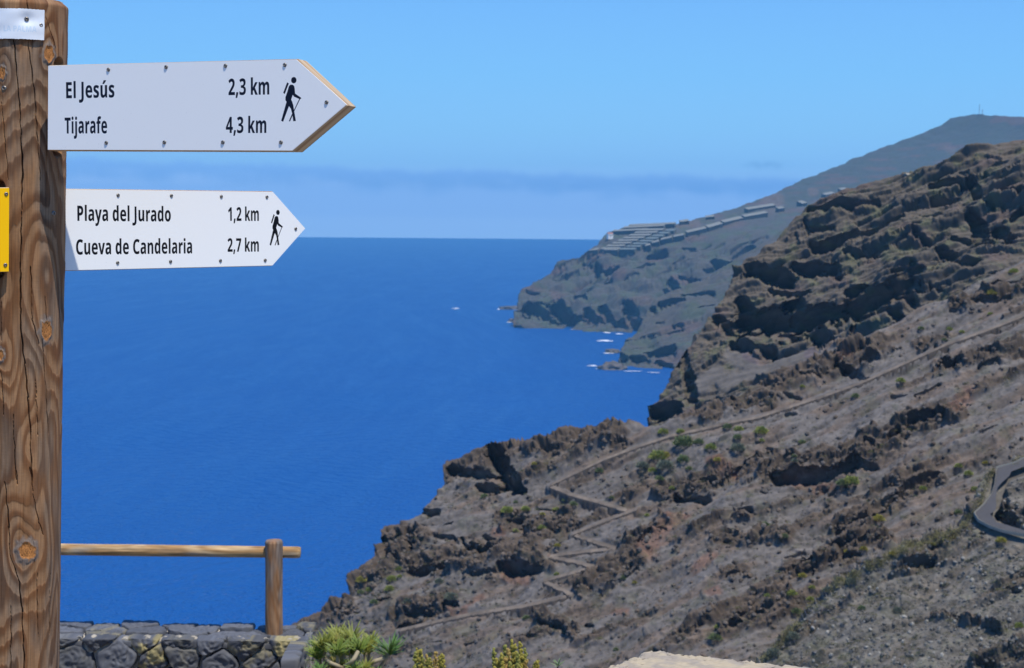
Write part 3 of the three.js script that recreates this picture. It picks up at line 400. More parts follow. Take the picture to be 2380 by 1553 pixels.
const shrubs = [
  ...[[1303, 590, 30, 'lime'], [1422, 570, 22, 'lime'], [1596, 578, 14, 'lime'], [1528, 614, 13, 'yellow'], [1513, 686, 21, 'lime'], [1346, 708, 14, 'lime'], [1168, 505, 20, 'green'], [640, 936, 20, 'lime'], [600, 1004, 24, 'lime'], [584, 1070, 24, 'lime'], [648, 998, 14, 'lime'], [448, 1060, 18, 'lime'], [412, 1086, 18, 'green'], [404, 1016, 26, 'yellow'], [1610, 806, 16, 'yellow'], [1645, 518, 14, 'green'], [1718, 540, 20, 'green'], [1352, 532, 12, 'green'], [1408, 1240, 20, 'green'], [1610, 970, 14, 'lime'], [1590, 575, 12, 'lime'], [1456, 296, 14, 'yellow'], [1870, 340, 22, 'green'], [1930, 505, 12, 'green'], [2080, 1020, 12, 'yellow'], [830, 1462, 16, 'green'], [700, 1150, 26, 'grey'], [960, 1120, 34, 'grey'], [900, 1010, 24, 'grey'], [2010, 1010, 18, 'green'], [480, 1140, 20, 'green'], [1960, 1430, 14, 'green']].map(([u, v, r, k]) => [...zr4(u, v), r * 0.3811, k]),
  ...[[396, 165, 46, 'green'], [258, 240, 40, 'lime'], [404, 258, 30, 'green'], [604, 262, 18, 'yellow'], [218, 324, 20, 'lime'], [426, 318, 16, 'green'], [264, 376, 20, 'green'], [296, 232, 22, 'yellow'], [494, 155, 24, 'green'], [712, 124, 20, 'green'], [736, 84, 22, 'lime'], [846, 100, 32, 'lime'], [654, 72, 22, 'green'], [1086, 156, 18, 'green'], [848, 150, 14, 'lime'], [570, 182, 26, 'lime'], [276, 92, 24, 'lime'], [390, 96, 20, 'lime'], [1370, 388, 36, 'lime'], [1330, 412, 30, 'green'], [1534, 604, 28, 'yellow'], [878, 636, 22, 'green'], [992, 720, 18, 'green'], [1090, 940, 20, 'yellow'], [1157, 996, 14, 'lime'], [1450, 772, 18, 'yellow'], [1352, 792, 14, 'yellow'], [1795, 432, 18, 'lime'], [1610, 800, 18, 'yellow'], [2068, 340, 20, 'lime'], [1046, 240, 14, 'green'], [300, 300, 40, 'grey'], [166, 300, 30, 'grey'], [722, 196, 34, 'grey'], [1140, 1080, 18, 'lime'], [1030, 1040, 24, 'lime'], [600, 1240, 16, 'lime'], [890, 1050, 14, 'lime'], [1060, 1140, 26, 'green'], [590, 1290, 30, 'green'], [2090, 430, 18, 'lime'], [2140, 540, 22, 'yellow'], [2355, 1220, 22, 'lime'], [2240, 720, 24, 'yellow'], [2340, 300, 30, 'yellow'], [1640, 1130, 20, 'grey'], [1430, 1120, 18, 'green'], [1860, 760, 16, 'yellow'], [930, 1380, 34, 'grey'], [1050, 1290, 30, 'grey'], [2000, 560, 20, 'green'], [2160, 290, 14, 'yellow'], [350, 440, 14, 'lime'], [188, 584, 12, 'lime'], [1040, 270, 16, 'grey'], [2010, 290, 18, 'lime'], [1240, 1010, 24, 'grey'], [1380, 970, 26, 'grey']].map(([u, v, r, k]) => [...zr5(u, v), r * 0.401, k]),
  ...[[1440, 1222, 20, 'lime'], [1200, 1300, 18, 'green'], [1718, 936, 14, 'lime'], [1548, 934, 14, 'green'], [1956, 740, 22, 'yellow'], [2074, 620, 20, 'lime'], [1790, 940, 12, 'lime'], [890, 1250, 12, 'lime'], [1940, 850, 12, 'lime'], [1680, 990, 12, 'green']].map(([u, v, r, k]) => [...zr3(u, v), r * 0.419, k])];
// ground under a photo point, read back from the hillside mesh itself
const hillPos = hillside.geometry.attributes.position, hillCell = new Map();
{ const v = new THREE.Vector3(), inv = camera.matrixWorldInverse.copy(camera.matrixWorld).invert();
  for (let i = 0; i < hillPos.count; i++) { v.fromBufferAttribute(hillPos, i).applyMatrix4(inv); const X = W / 2 - v.x / v.z * F, Y = H / 2 + v.y / v.z * F, key = Math.floor(X / 6) * 4096 + Math.floor(Y / 6), o = hillCell.get(key); if (o === undefined || hillPos.getZ(i) > hillPos.getZ(o)) hillCell.set(key, i); } }
function onHill(X, Y) { for (let k = 0; k < 6; k++) for (const [a, b] of [[0, k], [k, 0], [-k, 0], [0, -k]]) { const i = hillCell.get((Math.floor(X / 6) + a) * 4096 + Math.floor(Y / 6) + b); if (i !== undefined) return new THREE.Vector3().fromBufferAttribute(hillPos, i); } return baseA(X, Y); }
shrubs.forEach(([X, Y, r, kind], k) => {
  const p = onHill(X, Y + r * 0.5), R = Math.max(0.45, r * -p.z / F * 1.2);
  const g = group('shrub', p.add(new THREE.Vector3(0, -0.1, 0)), shrubLabel[kind], 'shrub', kind + ' shrubs on the hillside');
  const f = mesh('foliage', domes[k % 3], shrubMats[kind], g); f.scale.set(R, R * 1.05, R); f.rotation.y = k * 1.7; f.position.y = R * 0.15;
  mesh('stem', new THREE.CylinderGeometry(0.04, 0.07, R * 0.8, 6).translate(0, R * 0.2, 0), stemMat, g);
});
{ // low dry scrub all over the slope: nobody could count it
  const tuft = leafDome(31, 60, 0.8), q = [], R = mulberry(404), M = new THREE.Matrix4(), cols = [[0.09, 0.10, 0.045], [0.11, 0.095, 0.07], [0.07, 0.085, 0.04], [0.13, 0.12, 0.085], [0.13, 0.13, 0.045], [0.075, 0.06, 0.045]];
  for (let k = 0; k < 16000; k++) { const X = 700 + R() * 1700, Y = topA(X) + 12 + R() * (1600 - topA(X)); if (Y > 1600 || trailDist(X, Y) < 9 || roadDist(X, Y) < 24) continue; const i = ribIn(X, Y) * ss(1680, 1900, X); if (R() > 0.3 + 0.6 * i + 0.9 * Math.max(0, fbm2(X / 90, Y / 60, 3))) continue; q.push([X, Y]); }
  const im = new THREE.InstancedMesh(tuft, new THREE.MeshStandardMaterial({ color: 0xffffff, roughness: 1, side: THREE.DoubleSide }), q.length);
  q.forEach(([X, Y], i) => { const p = onHill(X, Y), s = 0.18 + 0.5 * R() * R(); M.makeRotationY(R() * 6).scale(new THREE.Vector3(s, s * 0.9, s)).setPosition(p); im.setMatrixAt(i, M); const c = cols[Math.floor(R() * cols.length)]; im.setColorAt(i, new THREE.Color().setRGB(...c)); });
  im.name = 'dry_scrub'; im.userData = { kind: 'stuff', label: 'low dry scrub scattered over the hillside', category: 'scrub' }; scene.add(im);
}
function strew(name, label, category, geo, spots, sizes, tint, seed) {                // loose matter lying on the slope
  const R = mulberry(seed), M = new THREE.Matrix4(), im = new THREE.InstancedMesh(geo, new THREE.MeshStandardMaterial({ color: 0xffffff, roughness: 1, flatShading: true, side: THREE.DoubleSide }), spots.length);
  spots.forEach(([X, Y], i) => { const p = onHill(X, Y), s = sizes(R); M.makeRotationFromEuler(new THREE.Euler(R() * 6, R() * 6, R() * 6)).scale(new THREE.Vector3(s, s * 0.7, s * 0.9)).setPosition(p); im.setMatrixAt(i, M); im.setColorAt(i, new THREE.Color().setRGB(...tint(R))); });
  im.name = name; im.userData = { kind: 'stuff', label, category }; scene.add(im);
}
{
  const R = mulberry(909), pale = [], brown = [], grass = [], pebble = new THREE.IcosahedronGeometry(1, 0);
  for (let k = 0; k < 9000; k++) { const X = 1700 + R() * 760, Y = 1050 + R() * 550; if (ribIn(X, Y) < 0.5 || R() > 0.6 || roadDist(X, Y) < 20) continue; pale.push([X, Y]); }
  for (let k = 0; k < 26000; k++) { const X = 700 + R() * 1720, Y = topA(X) + 8 + R() * (1600 - topA(X)); if (Y > 1600 || ribIn(X, Y) > 0.5 || trailDist(X, Y) < 8) continue; if (R() > 0.08 + 0.9 * Math.max(0, fbm2(X / 70 + 3, Y / 30, 4)) + 0.4 * rockMaskA(X, Y, 0)) continue; brown.push([X, Y]); }
  for (let k = 0; k < 700; k++) { const X = 1740 + R() * 700; grass.push([X, ribLine(X) - 7 * n2(X / 40, 3) / 0.8 + 5 + (R() - 0.5) * 14 + 10 * R() ** 3]); }
  strew('loose_stones', 'loose pale stones covering the slope below the road', 'stones', pebble, pale, (r) => 0.10 + 0.34 * r() ** 4, (r) => { const v = 0.09 + 0.20 * r() ** 4; return [v * 1.06, v, v * 0.86]; }, 5);
  strew('lava_rubble', 'brown and grey lava rubble strewn over the hillside', 'rubble', pebble, brown, (r) => 0.12 + 0.55 * r() ** 5, (r) => { const v = 0.05 + 0.06 * r(), w = r(); return [v * (1.1 + 0.25 * w), v, v * (0.9 - 0.2 * w)]; }, 6);
  strew('dry_grass', 'yellowish dry grass along the crest below the road', 'grass', leafDome(44, 50, 1), grass, (r) => 0.3 + 0.5 * r(), (r) => { const v = 0.75 + 0.5 * r(); return [0.20 * v, 0.18 * v, 0.075 * v]; }, 7);
}

// ---------------------------------------------------------------- the near ground
{
  const g = new THREE.PlaneGeometry(60, 62, 90, 90); g.rotateX(-Math.PI / 2);
  const p = g.attributes.position; for (let i = 0; i < p.count; i++) { const x = p.getX(i), z = p.getZ(i) - 16, d = -z; let y = -2.4 * ss(5.0, 7.4, d) - 45 * ss(11, 48, d) + 0.05 * fbm2(x, z, 3); p.setXYZ(i, x, y, z); }
  g.computeVertexNormals(); structure('ground', colourBy(g, (x, y, z, c) => { const v = 1 + 0.3 * fbm2(x * 2, z * 2, 4); c[0] = 0.20 * v; c[1] = 0.165 * v; c[2] = 0.13 * v; }), vmat(0.97), 'dusty brown ground of the viewpoint terrace');
}
const groundY = (p) => -2.4 * ss(5.0, 7.4, -p.z) - 45 * ss(11, 48, -p.z);

// ---------------------------------------------------------------- lava-stone wall
const WD = 9.0, PM = F / WD;                                   // distance of its face, photo points per metre there
{
  const front = (X, Y) => at(X, Y, WD);
  const topL = front(100, 1482), topR = front(716, 1486), left = front(-260, 1482).x, right = topR.x, baseY = groundY(topR) - 0.1, crest = (topL.y + topR.y) / 2;
  const wall = group('stone_wall', new THREE.Vector3((left + right) / 2, baseY, -WD), 'low wall of dark lava stones with pale mortar below the wooden fence', 'wall');
  const ox = -(left + right) / 2, oy = -baseY, thick = 0.42;
  const core = new THREE.BoxGeometry(right - left - 0.08, crest - baseY - 0.05, thick - 0.1, 60, 30, 12); { const p = core.attributes.position; for (let i = 0; i < p.count; i++) { const x = p.getX(i), y = p.getY(i), z = p.getZ(i); p.setXYZ(i, x + 0.012 * n3(x * 20, y * 20, z * 20), y + 0.022 * n3(x * 9, y * 9, z * 9 + 4), z + 0.012 * n3(x * 14 + 7, y * 14, z * 14)); } core.computeVertexNormals(); }
  mesh('mortar', colourBy(core, (x, y, z, c) => { const v = 1 + 0.25 * n3(x * 12, y * 12, z * 12); c[0] = 0.50 * v; c[1] = 0.46 * v; c[2] = 0.39 * v; }), vmat(0.97), wall).position.set((left + right) / 2 + ox - 0.02, (baseY + crest) / 2 + oy - 0.025, -thick / 2 + 0.008);
  const lip = new THREE.BoxGeometry(right - left - 0.06, 0.075, 0.05, 220, 6, 4); { const p = lip.attributes.position; for (let i = 0; i < p.count; i++) { const x = p.getX(i), y = p.getY(i), z = p.getZ(i); p.setXYZ(i, x, y + 0.020 * n3(x * 11, 1, z * 11) * (y > 0 ? 1 : 2.2), z + 0.014 * n3(x * 17, y * 17, 5)); } lip.computeVertexNormals(); }
  mesh('mortar', colourBy(lip, (x, y, z, c) => { const v = 1 + 0.3 * n3(x * 15, y * 15, z * 15); c[0] = 0.36 * v; c[1] = 0.32 * v; c[2] = 0.25 * v; }), vmat(0.97), wall).position.set((left + right) / 2 + ox - 0.01, crest + oy - 0.052, -0.042);
  const R = mulberry(1234);
  const cells = (x0, x1, y0, y1, size) => {                   // a dry-stone pattern: polygons round loose points
    const pts = []; let row = 0; for (let y = y0 + size * 0.35; y < y1 + size * 0.2; y += size * 0.72, row++) for (let x = x0 + (row % 2) * size * 0.5; x < x1 + size * 0.5; x += size * (0.8 + 0.5 * R())) pts.push([x + (R() - 0.5) * size * 0.55, y + (R() - 0.5) * size * 0.55]);
    return pts.map(([px, py], i) => { let poly = [[x0, y0], [x1, y0], [x1, y1], [x0, y1]]; pts.forEach(([qx, qy], j) => { if (i === j || !poly.length) return; const mx = (px + qx) / 2, my = (py + qy) / 2, nx = qx - px, ny = qy - py, out = []; for (let k = 0; k < poly.length; k++) { const a = poly[k], b = poly[(k + 1) % poly.length], da = (a[0] - mx) * nx + (a[1] - my) * ny, db = (b[0] - mx) * nx + (b[1] - my) * ny; if (da <= 0) out.push(a); if (da * db < 0) { const t = da / (da - db); out.push([a[0] + (b[0] - a[0]) * t, a[1] + (b[1] - a[1]) * t]); } } poly = out; }); return poly; }).filter((p) => p.length > 2);
  };
  const stoneMat = vmat(0.9);
  function stone(poly, depth, seed, lichen) {                 // rounded, rough-faced block standing in the wall face (local z outwards)
    let cx = 0, cy = 0; poly.forEach(([x, y]) => { cx += x / poly.length; cy += y / poly.length; });
    const n = 38, ringR = []; let area = 0;
    for (let k = 0; k < n; k++) { const a = k / n * Math.PI * 2, dx = Math.cos(a), dy = Math.sin(a); let best = 9; for (let e = 0; e < poly.length; e++) { const p = poly[e], q = poly[(e + 1) % poly.length], ex = q[0] - p[0], ey = q[1] - p[1], den = dx * ey - dy * ex; if (Math.abs(den) < 1e-9) continue; const t = ((p[0] - cx) * ey - (p[1] - cy) * ex) / den; if (t > 0 && t < best) best = t; } ringR.push(best); area += best / n; }
    const sm = ringR.map((r, k) => { const a = ringR[(k + 1) % n], b = ringR[(k + n - 1) % n]; return Math.max(0.02, (r * 20 + a + b) / 22 - 0.004 - 0.003 * (1 + n2(Math.cos(k / n * 6.283) * 1.3, Math.sin(k / n * 6.283) * 1.3 + seed))); });
    const rings = [[1, -depth], [1.0, -0.022], [0.975, 0.000], [0.94, 0.009], [0.88, 0.0115]]; for (let q = 0; q < 11; q++) rings.push([0.81 - q * 0.074, 0.012 + 0.003 * ss(0, 8, q)]);
    const pos = [], col = [], idx = [];
    const bulge = 0.7 + 0.6 * R(), tiltx = (R() - 0.5) * 0.35, tilty = (R() - 0.5) * 0.35, tone = 0.7 + 0.6 * R();
    const put = (x, y, z) => { const rough = (0.009 * fbm3(x * 10 + seed, y * 10, z * 10, 2) + 0.0045 * n3(x * 30, y * 30, seed)) * (z > -0.03 ? 1 : 0.3), zz = z > -0.03 ? z * bulge + tiltx * x + tilty * y + rough * 1.6 : z; pos.push(cx + x + rough, cy + y + rough * 0.7, zz); const li = lichen * ss(-0.1, 0.3, fbm3(x * 9 + seed, y * 9 - seed, 1.5, 3) + 0.1), sp = 1 + 0.3 * n3(x * 40, y * 40, seed), v = 0.088 * tone * sp; col.push(lerp(v * 0.96, 0.30 * sp, li), lerp(v, 0.25 * sp, li), lerp(v * 1.12, 0.11 * sp, li)); };
    rings.forEach(([f, z]) => { for (let k = 0; k < n; k++) { const a = k / n * Math.PI * 2; const q = lerp(sm[k], area * 0.92, Math.min(1, (1 - f) * 1.6)) * f; put(Math.cos(a) * q, Math.sin(a) * q, z); } }); put(0, 0, 0.015);
    for (let r = 0; r < rings.length - 1; r++) for (let k = 0; k < n; k++) { const a = r * n + k, b = r * n + (k + 1) % n, c = a + n, d = b + n; idx.push(a, b, c, b, d, c); }
    const l = (rings.length - 1) * n; for (let k = 0; k < n; k++) idx.push(l + k, l + (k + 1) % n, rings.length * n);
    const g = new THREE.BufferGeometry(); g.setAttribute('position', new THREE.Float32BufferAttribute(pos, 3)); g.setAttribute('color', new THREE.Float32BufferAttribute(col, 3)); g.setIndex(idx); g.computeVertexNormals(); return g;
  }
  let k = 0;
  for (const poly of cells(left, right, baseY, crest, 0.20)) mesh('stone', stone(poly, 0.1, k * 3.1, [0, 0.95, 0.15, 0, 0.4, 0.9, 0, 0.2, 0.6, 0, 0.1][k++ % 11]), stoneMat, wall).position.set(ox, oy, 0.0);
  for (const poly of cells(-thick, 0, baseY, crest, 0.19)) { const m = mesh('stone', stone(poly, 0.08, k * 3.1, k++ % 4 === 0 ? 0.5 : 0), stoneMat, wall); m.rotation.y = Math.PI / 2; m.position.set(right + ox - 0.02, oy, -0.02); }
  for (const poly of cells(left, right, 0.0, thick, 0.21)) { const m = mesh('cap_stone', stone(poly, 0.06, k * 3.1, k++ % 6 === 0 ? 0.35 : 0), stoneMat, wall); m.rotation.x = -Math.PI / 2; m.position.set(ox, crest + oy - 0.022 + 0.03 * (R() - 0.4), 0.0); m.scale.z = 0.45; }
  // ---- wooden fence standing on the wall
  const fz = -WD - 0.2;
  const foot = at(637, 1480, -fz), tipY = at(640, 1256, -fz).y;
  const fence = group('wooden_fence', new THREE.Vector3(foot.x, crest - 0.12, fz), 'round-timber fence with one rail standing on the lava-stone wall', 'fence');
  const timber = (len, r, seed, ends, tone) => {               // a weathered round pole along +y with chamfered ends
    const rows = 160, n = 48, pos = [], col = [], idx = [];
    for (let j = 0; j <= rows; j++) for (let i = 0; i <= n; i++) { const v = j / rows, a = i / n * Math.PI * 2, e = Math.min(v, 1 - v) * len, rr = r * (1 + 0.035 * n3(Math.cos(a) * 1.2 + seed, v * len * 2, Math.sin(a) * 1.2) - 0.07 * ss(0.62, 0.9, n3(Math.cos(a) * 5 + seed, v * len * 1.2, Math.sin(a) * 5))) * (1 - 0.12 * ss(0.012, 0, e) * ends); const x = Math.cos(a) * rr, z = Math.sin(a) * rr, y = v * len; pos.push(x, y, z);
      const band = Math.sin(9 * n3(x * 7 + seed, y * 1.6, z * 7) + 22 * fbm3(x * 3, y * 0.7 + seed, z * 3, 2)), gr = 1 + 0.32 * n3(x * 110, y * 5, z * 110) + 0.2 * n3(x * 50, y * 12, z * 50), warm = 0.5 + 0.5 * band, grey = ss(-0.1, 0.5, fbm3(x * 8 - seed, y * 2, z * 8, 3)) * 0.7; let c0 = lerp(tone[0], tone[0] * 0.72, warm), c1 = lerp(tone[1], tone[1] * 0.58, warm), c2 = lerp(tone[2], tone[2] * 0.42, warm); const g0 = (c0 + c1 + c2) / 3; col.push(lerp(c0, g0, grey) * gr, lerp(c1, g0 * 0.96, grey) * gr, lerp(c2, g0 * 0.88, grey) * gr); }
    for (let j = 0; j < rows; j++) for (let i = 0; i < n; i++) { const a = j * (n + 1) + i, b = a + 1, c = a + n + 1, d = c + 1; idx.push(a, c, b, b, c, d); }
    for (const j of [0, rows]) { const c = pos.length / 3; pos.push(0, j ? len + 0.001 : 0, 0); col.push(...tone.map((t) => t * 0.95)); for (let i = 0; i < n; i++) { const a = j * (n + 1) + i; j ? idx.push(c, a + 1, a) : idx.push(c, a, a + 1); } }
    const g = new THREE.BufferGeometry(); g.setAttribute('position', new THREE.Float32BufferAttribute(pos, 3)); g.setAttribute('color', new THREE.Float32BufferAttribute(col, 3)); g.setIndex(idx); g.computeVertexNormals(); return g;
  };
  const wood = vmat(0.85), r = 20.5 / F * -fz, len = tipY - (crest - 0.12);
  mesh('post', timber(len, r, 3.3, 1, [0.29, 0.162, 0.080]), wood, fence);
  mesh('post', timber(len, r, 8.3, 1, [0.29, 0.162, 0.080]), wood, fence).position.x = at(-190, 1480, -fz).x - foot.x;
  const ry = (at(637, 1293, -fz - 0.06).y + at(637, 1293, -fz - 0.06).y) / 2, xr = at(696, 1293, -fz).x, xl = at(-240, 1293, -fz).x, rail = mesh('rail', timber(xr - xl, 13.6 / F * -fz, 5.1, 1, [0.44, 0.30, 0.15]), wood, fence);
  rail.rotation.z = -Math.PI / 2; rail.position.set(xl - foot.x, ry - (crest - 0.12) + 0.012, -r * 0.75); rail.rotation.z += -0.004;
}

// ---------------------------------------------------------------- plants beside the wall
function bladeGeo(list) {                                     // list of [root, direction, length, width, droop]
  const pos = [];
  for (const [p, d, l, w, droop] of list) {
    const side = d.clone().cross(new THREE.Vector3(0.3, 1, 0.5)).normalize(), q = (t) => p.clone().addScaledVector(d, l * t).add(new THREE.Vector3(0, -droop * t * t, 0)), nrm = side.clone().cross(d).normalize();
    const ws = [0.5, 1, 0.75, 0.05], ring = [0, 0.35, 0.7, 1].map((t, k) => { const c = q(t), ww = w * ws[k]; return [c.clone().addScaledVector(side, ww), c.clone().addScaledVector(nrm, ww * 0.5), c.clone().addScaledVector(side, -ww)]; });
    for (let k = 0; k < 3; k++) for (let m = 0; m < 2; m++) { const a = ring[k][m], b = ring[k][m + 1], c = ring[k + 1][m], e = ring[k + 1][m + 1]; for (const v of [a, b, c, b, e, c]) pos.push(v.x, v.y, v.z); }
  }
  const g = new THREE.BufferGeometry(); g.setAttribute('position', new THREE.Float32BufferAttribute(pos, 3)); g.computeVertexNormals(); return g;
}
const tube = (pts, r, seg = 14) => new THREE.TubeGeometry(new THREE.CatmullRomCurve3(pts), seg, r, 7);
{
  const D = 8.6, root = at(800, 1640, D); root.y = groundY(root);
  const bush = group('succulent_bush', root, 'bushy succulent with tufts of narrow green leaves at the end of the stone wall', 'bush');
  const R = mulberry(55), stem = mat(0.30, 0.25, 0.15, 0.8);
  const greens = [leafM(0.19, 0.26, 0.035), leafM(0.27, 0.29, 0.045), leafM(0.10, 0.20, 0.035), leafM(0.32, 0.29, 0.06)].map((m) => { m.roughness = 0.55; return m; });
  const tufts = [[738, 1512, 0.1, 0.11, 0], [764, 1500, -0.1, 0.12, 1], [786, 1496, 0.16, 0.11, 0], [812, 1486, 0, 0.13, 1], [832, 1494, 0.12, 0.12, 0], [850, 1508, -0.12, 0.10, 1], [748, 1536, 0.2, 0.10, 2], [824, 1530, 0.22, 0.10, 0], [846, 1542, 0.1, 0.09, 1], [898, 1512, 0.0, 0.13, 2], [778, 1536, 0.1, 0.09, 3], [726, 1530, -0.1, 0.09, 1], [870, 1560, 0.15, 0.1, 2], [800, 1570, 0.25, 0.1, 0]];
  for (let k = 0; k < 12; k++) tufts.push([726 + 130 * R(), 1488 + 62 * R(), (R() - 0.5) * 0.4, 0.085 + 0.03 * R(), [1, 0, 3, 1][k % 4]]);
  tufts.forEach(([X, Y, dz, size0, kind], k) => {
    const size = size0 * (k === 9 ? 1.15 : 0.95), p = at(X + 6, Y + 8, D).add(new THREE.Vector3(0, 0, dz)).sub(root), blades = [];
    const lean = new THREE.Vector3((X - 805) / 260, 1, dz * 1.5).normalize();
    for (let q = 0; q < 60; q++) { const a = R() * 6.283, e = 0.15 + 1.25 * Math.sqrt(R()), d = new THREE.Vector3(Math.cos(a) * Math.sin(e), Math.cos(e), Math.sin(a) * Math.sin(e)).add(lean.clone().multiplyScalar(0.5)).normalize(); blades.push([p.clone().addScaledVector(lean, (R() - 0.5) * 0.05), d, size * (0.65 + 0.5 * R()), 0.0034 + 0.0016 * R(), 0.03 * R()]); }
    mesh('leaf_tuft', bladeGeo(blades), greens[kind], bush);
    const bend = k === 9 ? new THREE.Vector3(p.x - 0.07, p.y - 0.13, p.z) : new THREE.Vector3(p.x * 0.75 + 0.02 * (R() - 0.5), p.y * 0.82, p.z * 0.9);
    mesh('branch', tube([new THREE.Vector3(p.x * 0.12, 0, p.z * 0.2), new THREE.Vector3(p.x * 0.45, p.y * 0.5, p.z * 0.6), bend, p], 0.011, 16), stem, bush);
  });
  // two dry pale lower branches that show
  mesh('branch', tube([at(790, 1556, D), at(806, 1546, D - 0.2), at(820, 1536, D - 0.25), at(832, 1515, D - 0.2)].map((p) => p.sub(root)), 0.012), stem, bush);
  mesh('branch', tube([at(850, 1552, D), at(872, 1537, D - 0.1), at(893, 1529, D), at(900, 1522, D)].map((p) => p.sub(root)), 0.012), stem, bush);
  mesh('branch', tube([at(756, 1530, D - 0.1), at(770, 1542, D - 0.2), at(790, 1550, D - 0.2), at(800, 1570, D)].map((p) => p.sub(root)), 0.011), stem, bush);
  mesh('dry_stalk', tube([at(722, 1560, D + 0.3), at(722, 1500, D + 0.3), at(721, 1466, D + 0.3)].map((p) => p.sub(root)), 0.004), mat(0.4, 0.38, 0.33), bush);
}
function budShrub(X, Y, D, spread, seed, label, spikes) {      // upright stems crowded with small yellow-green flower buds
  const root = at(X, Y + 160, D); root.y = groundY(root);
  const g = group('flowering_shrub', root, label, 'shrub'), R = mulberry(seed), bud = new THREE.IcosahedronGeometry(1, 0);
  const mats = [leafM(0.33, 0.28, 0.035), leafM(0.25, 0.25, 0.04), leafM(0.38, 0.26, 0.06)], stem = mat(0.20, 0.19, 0.06);
  spikes.forEach(([sx, sy], k) => {
    const tip = at(sx, sy, D).add(new THREE.Vector3(0, 0, (R() - 0.5) * 0.16)).sub(root), low = new THREE.Vector3(tip.x * 0.45, tip.y - 0.42, tip.z * 0.4), mid = new THREE.Vector3(tip.x * 0.85, tip.y - 0.17, tip.z * 0.8);
    const curve = new THREE.CatmullRomCurve3([new THREE.Vector3(tip.x * 0.1, 0, tip.z * 0.1), low, mid, tip]), parts = [];
    for (let q = 0; q < 64; q++) { const t = 0.72 + 0.28 * Math.pow(R(), 0.8), c = curve.getPoint(t), a = R() * 6.283, w = 0.016 * (1.15 - (t - 0.72) * 3), s = 0.0035 + 0.003 * R(); parts.push(bud.clone().scale(s, s * 1.3, s).translate(c.x + Math.cos(a) * w * Math.sqrt(R()), c.y + (R() - 0.5) * 0.01, c.z + Math.sin(a) * w * Math.sqrt(R()))); }
    mesh('flower_spike', mergeGeometries(parts), mats[k % 3 === 2 && k % 2 ? 2 : k % 2], g);
    mesh('stem', new THREE.TubeGeometry(curve, 18, 0.0028, 5), stem, g);
  });
}
budShrub(990, 1530, 6.4, 0.1, 71, 'yellow-green budding shrub with a few loose spikes near the succulent bush', [[979, 1508], [962, 1529], [968, 1522], [996, 1528], [1003, 1520], [1012, 1524], [1030, 1523], [985, 1524], [1022, 1532], [972, 1540], [1000, 1540], [990, 1532], [1012, 1546], [978, 1552], [1026, 1548]]);
budShrub(1186, 1520, 6.0, 0.1, 72, 'denser yellow-green budding shrub standing beside the pale slab', [[1190, 1493], [1174, 1503], [1166, 1510], [1148, 1517], [1155, 1525], [1182, 1506], [1197, 1500], [1203, 1512], [1210, 1506], [1222, 1510], [1194, 1518], [1176, 1520], [1214, 1522], [1164, 1532], [1204, 1530], [1186, 1532], [1150, 1538], [1224, 1534], [1250, 1533], [1244, 1542], [1174, 1545], [1198, 1548], [1214, 1545]]);
{ const D = 5.8, root = at(1298, 1680, D); root.y = groundY(root); const s = group('spiky_plant', root, 'small green spiky plant tip between the budding shrub and the slab', 'plant'), R = mulberry(8), tip = at(1296, 1548, D).sub(root), bl = [];
  for (let k = 0; k < 22; k++) { const a = R() * 6.28, e = 0.3 + R(); bl.push([tip, new THREE.Vector3(Math.cos(a) * Math.sin(e), Math.cos(e), Math.sin(a) * Math.sin(e)).normalize(), 0.028 + 0.012 * R(), 0.0022, 0.004]); }
  mesh('leaf_tuft', bladeGeo(bl), leafM(0.2, 0.27, 0.12), s); mesh('stem', tube([new THREE.Vector3(), tip.clone().multiplyScalar(0.5), tip], 0.003), stemMat, s); }

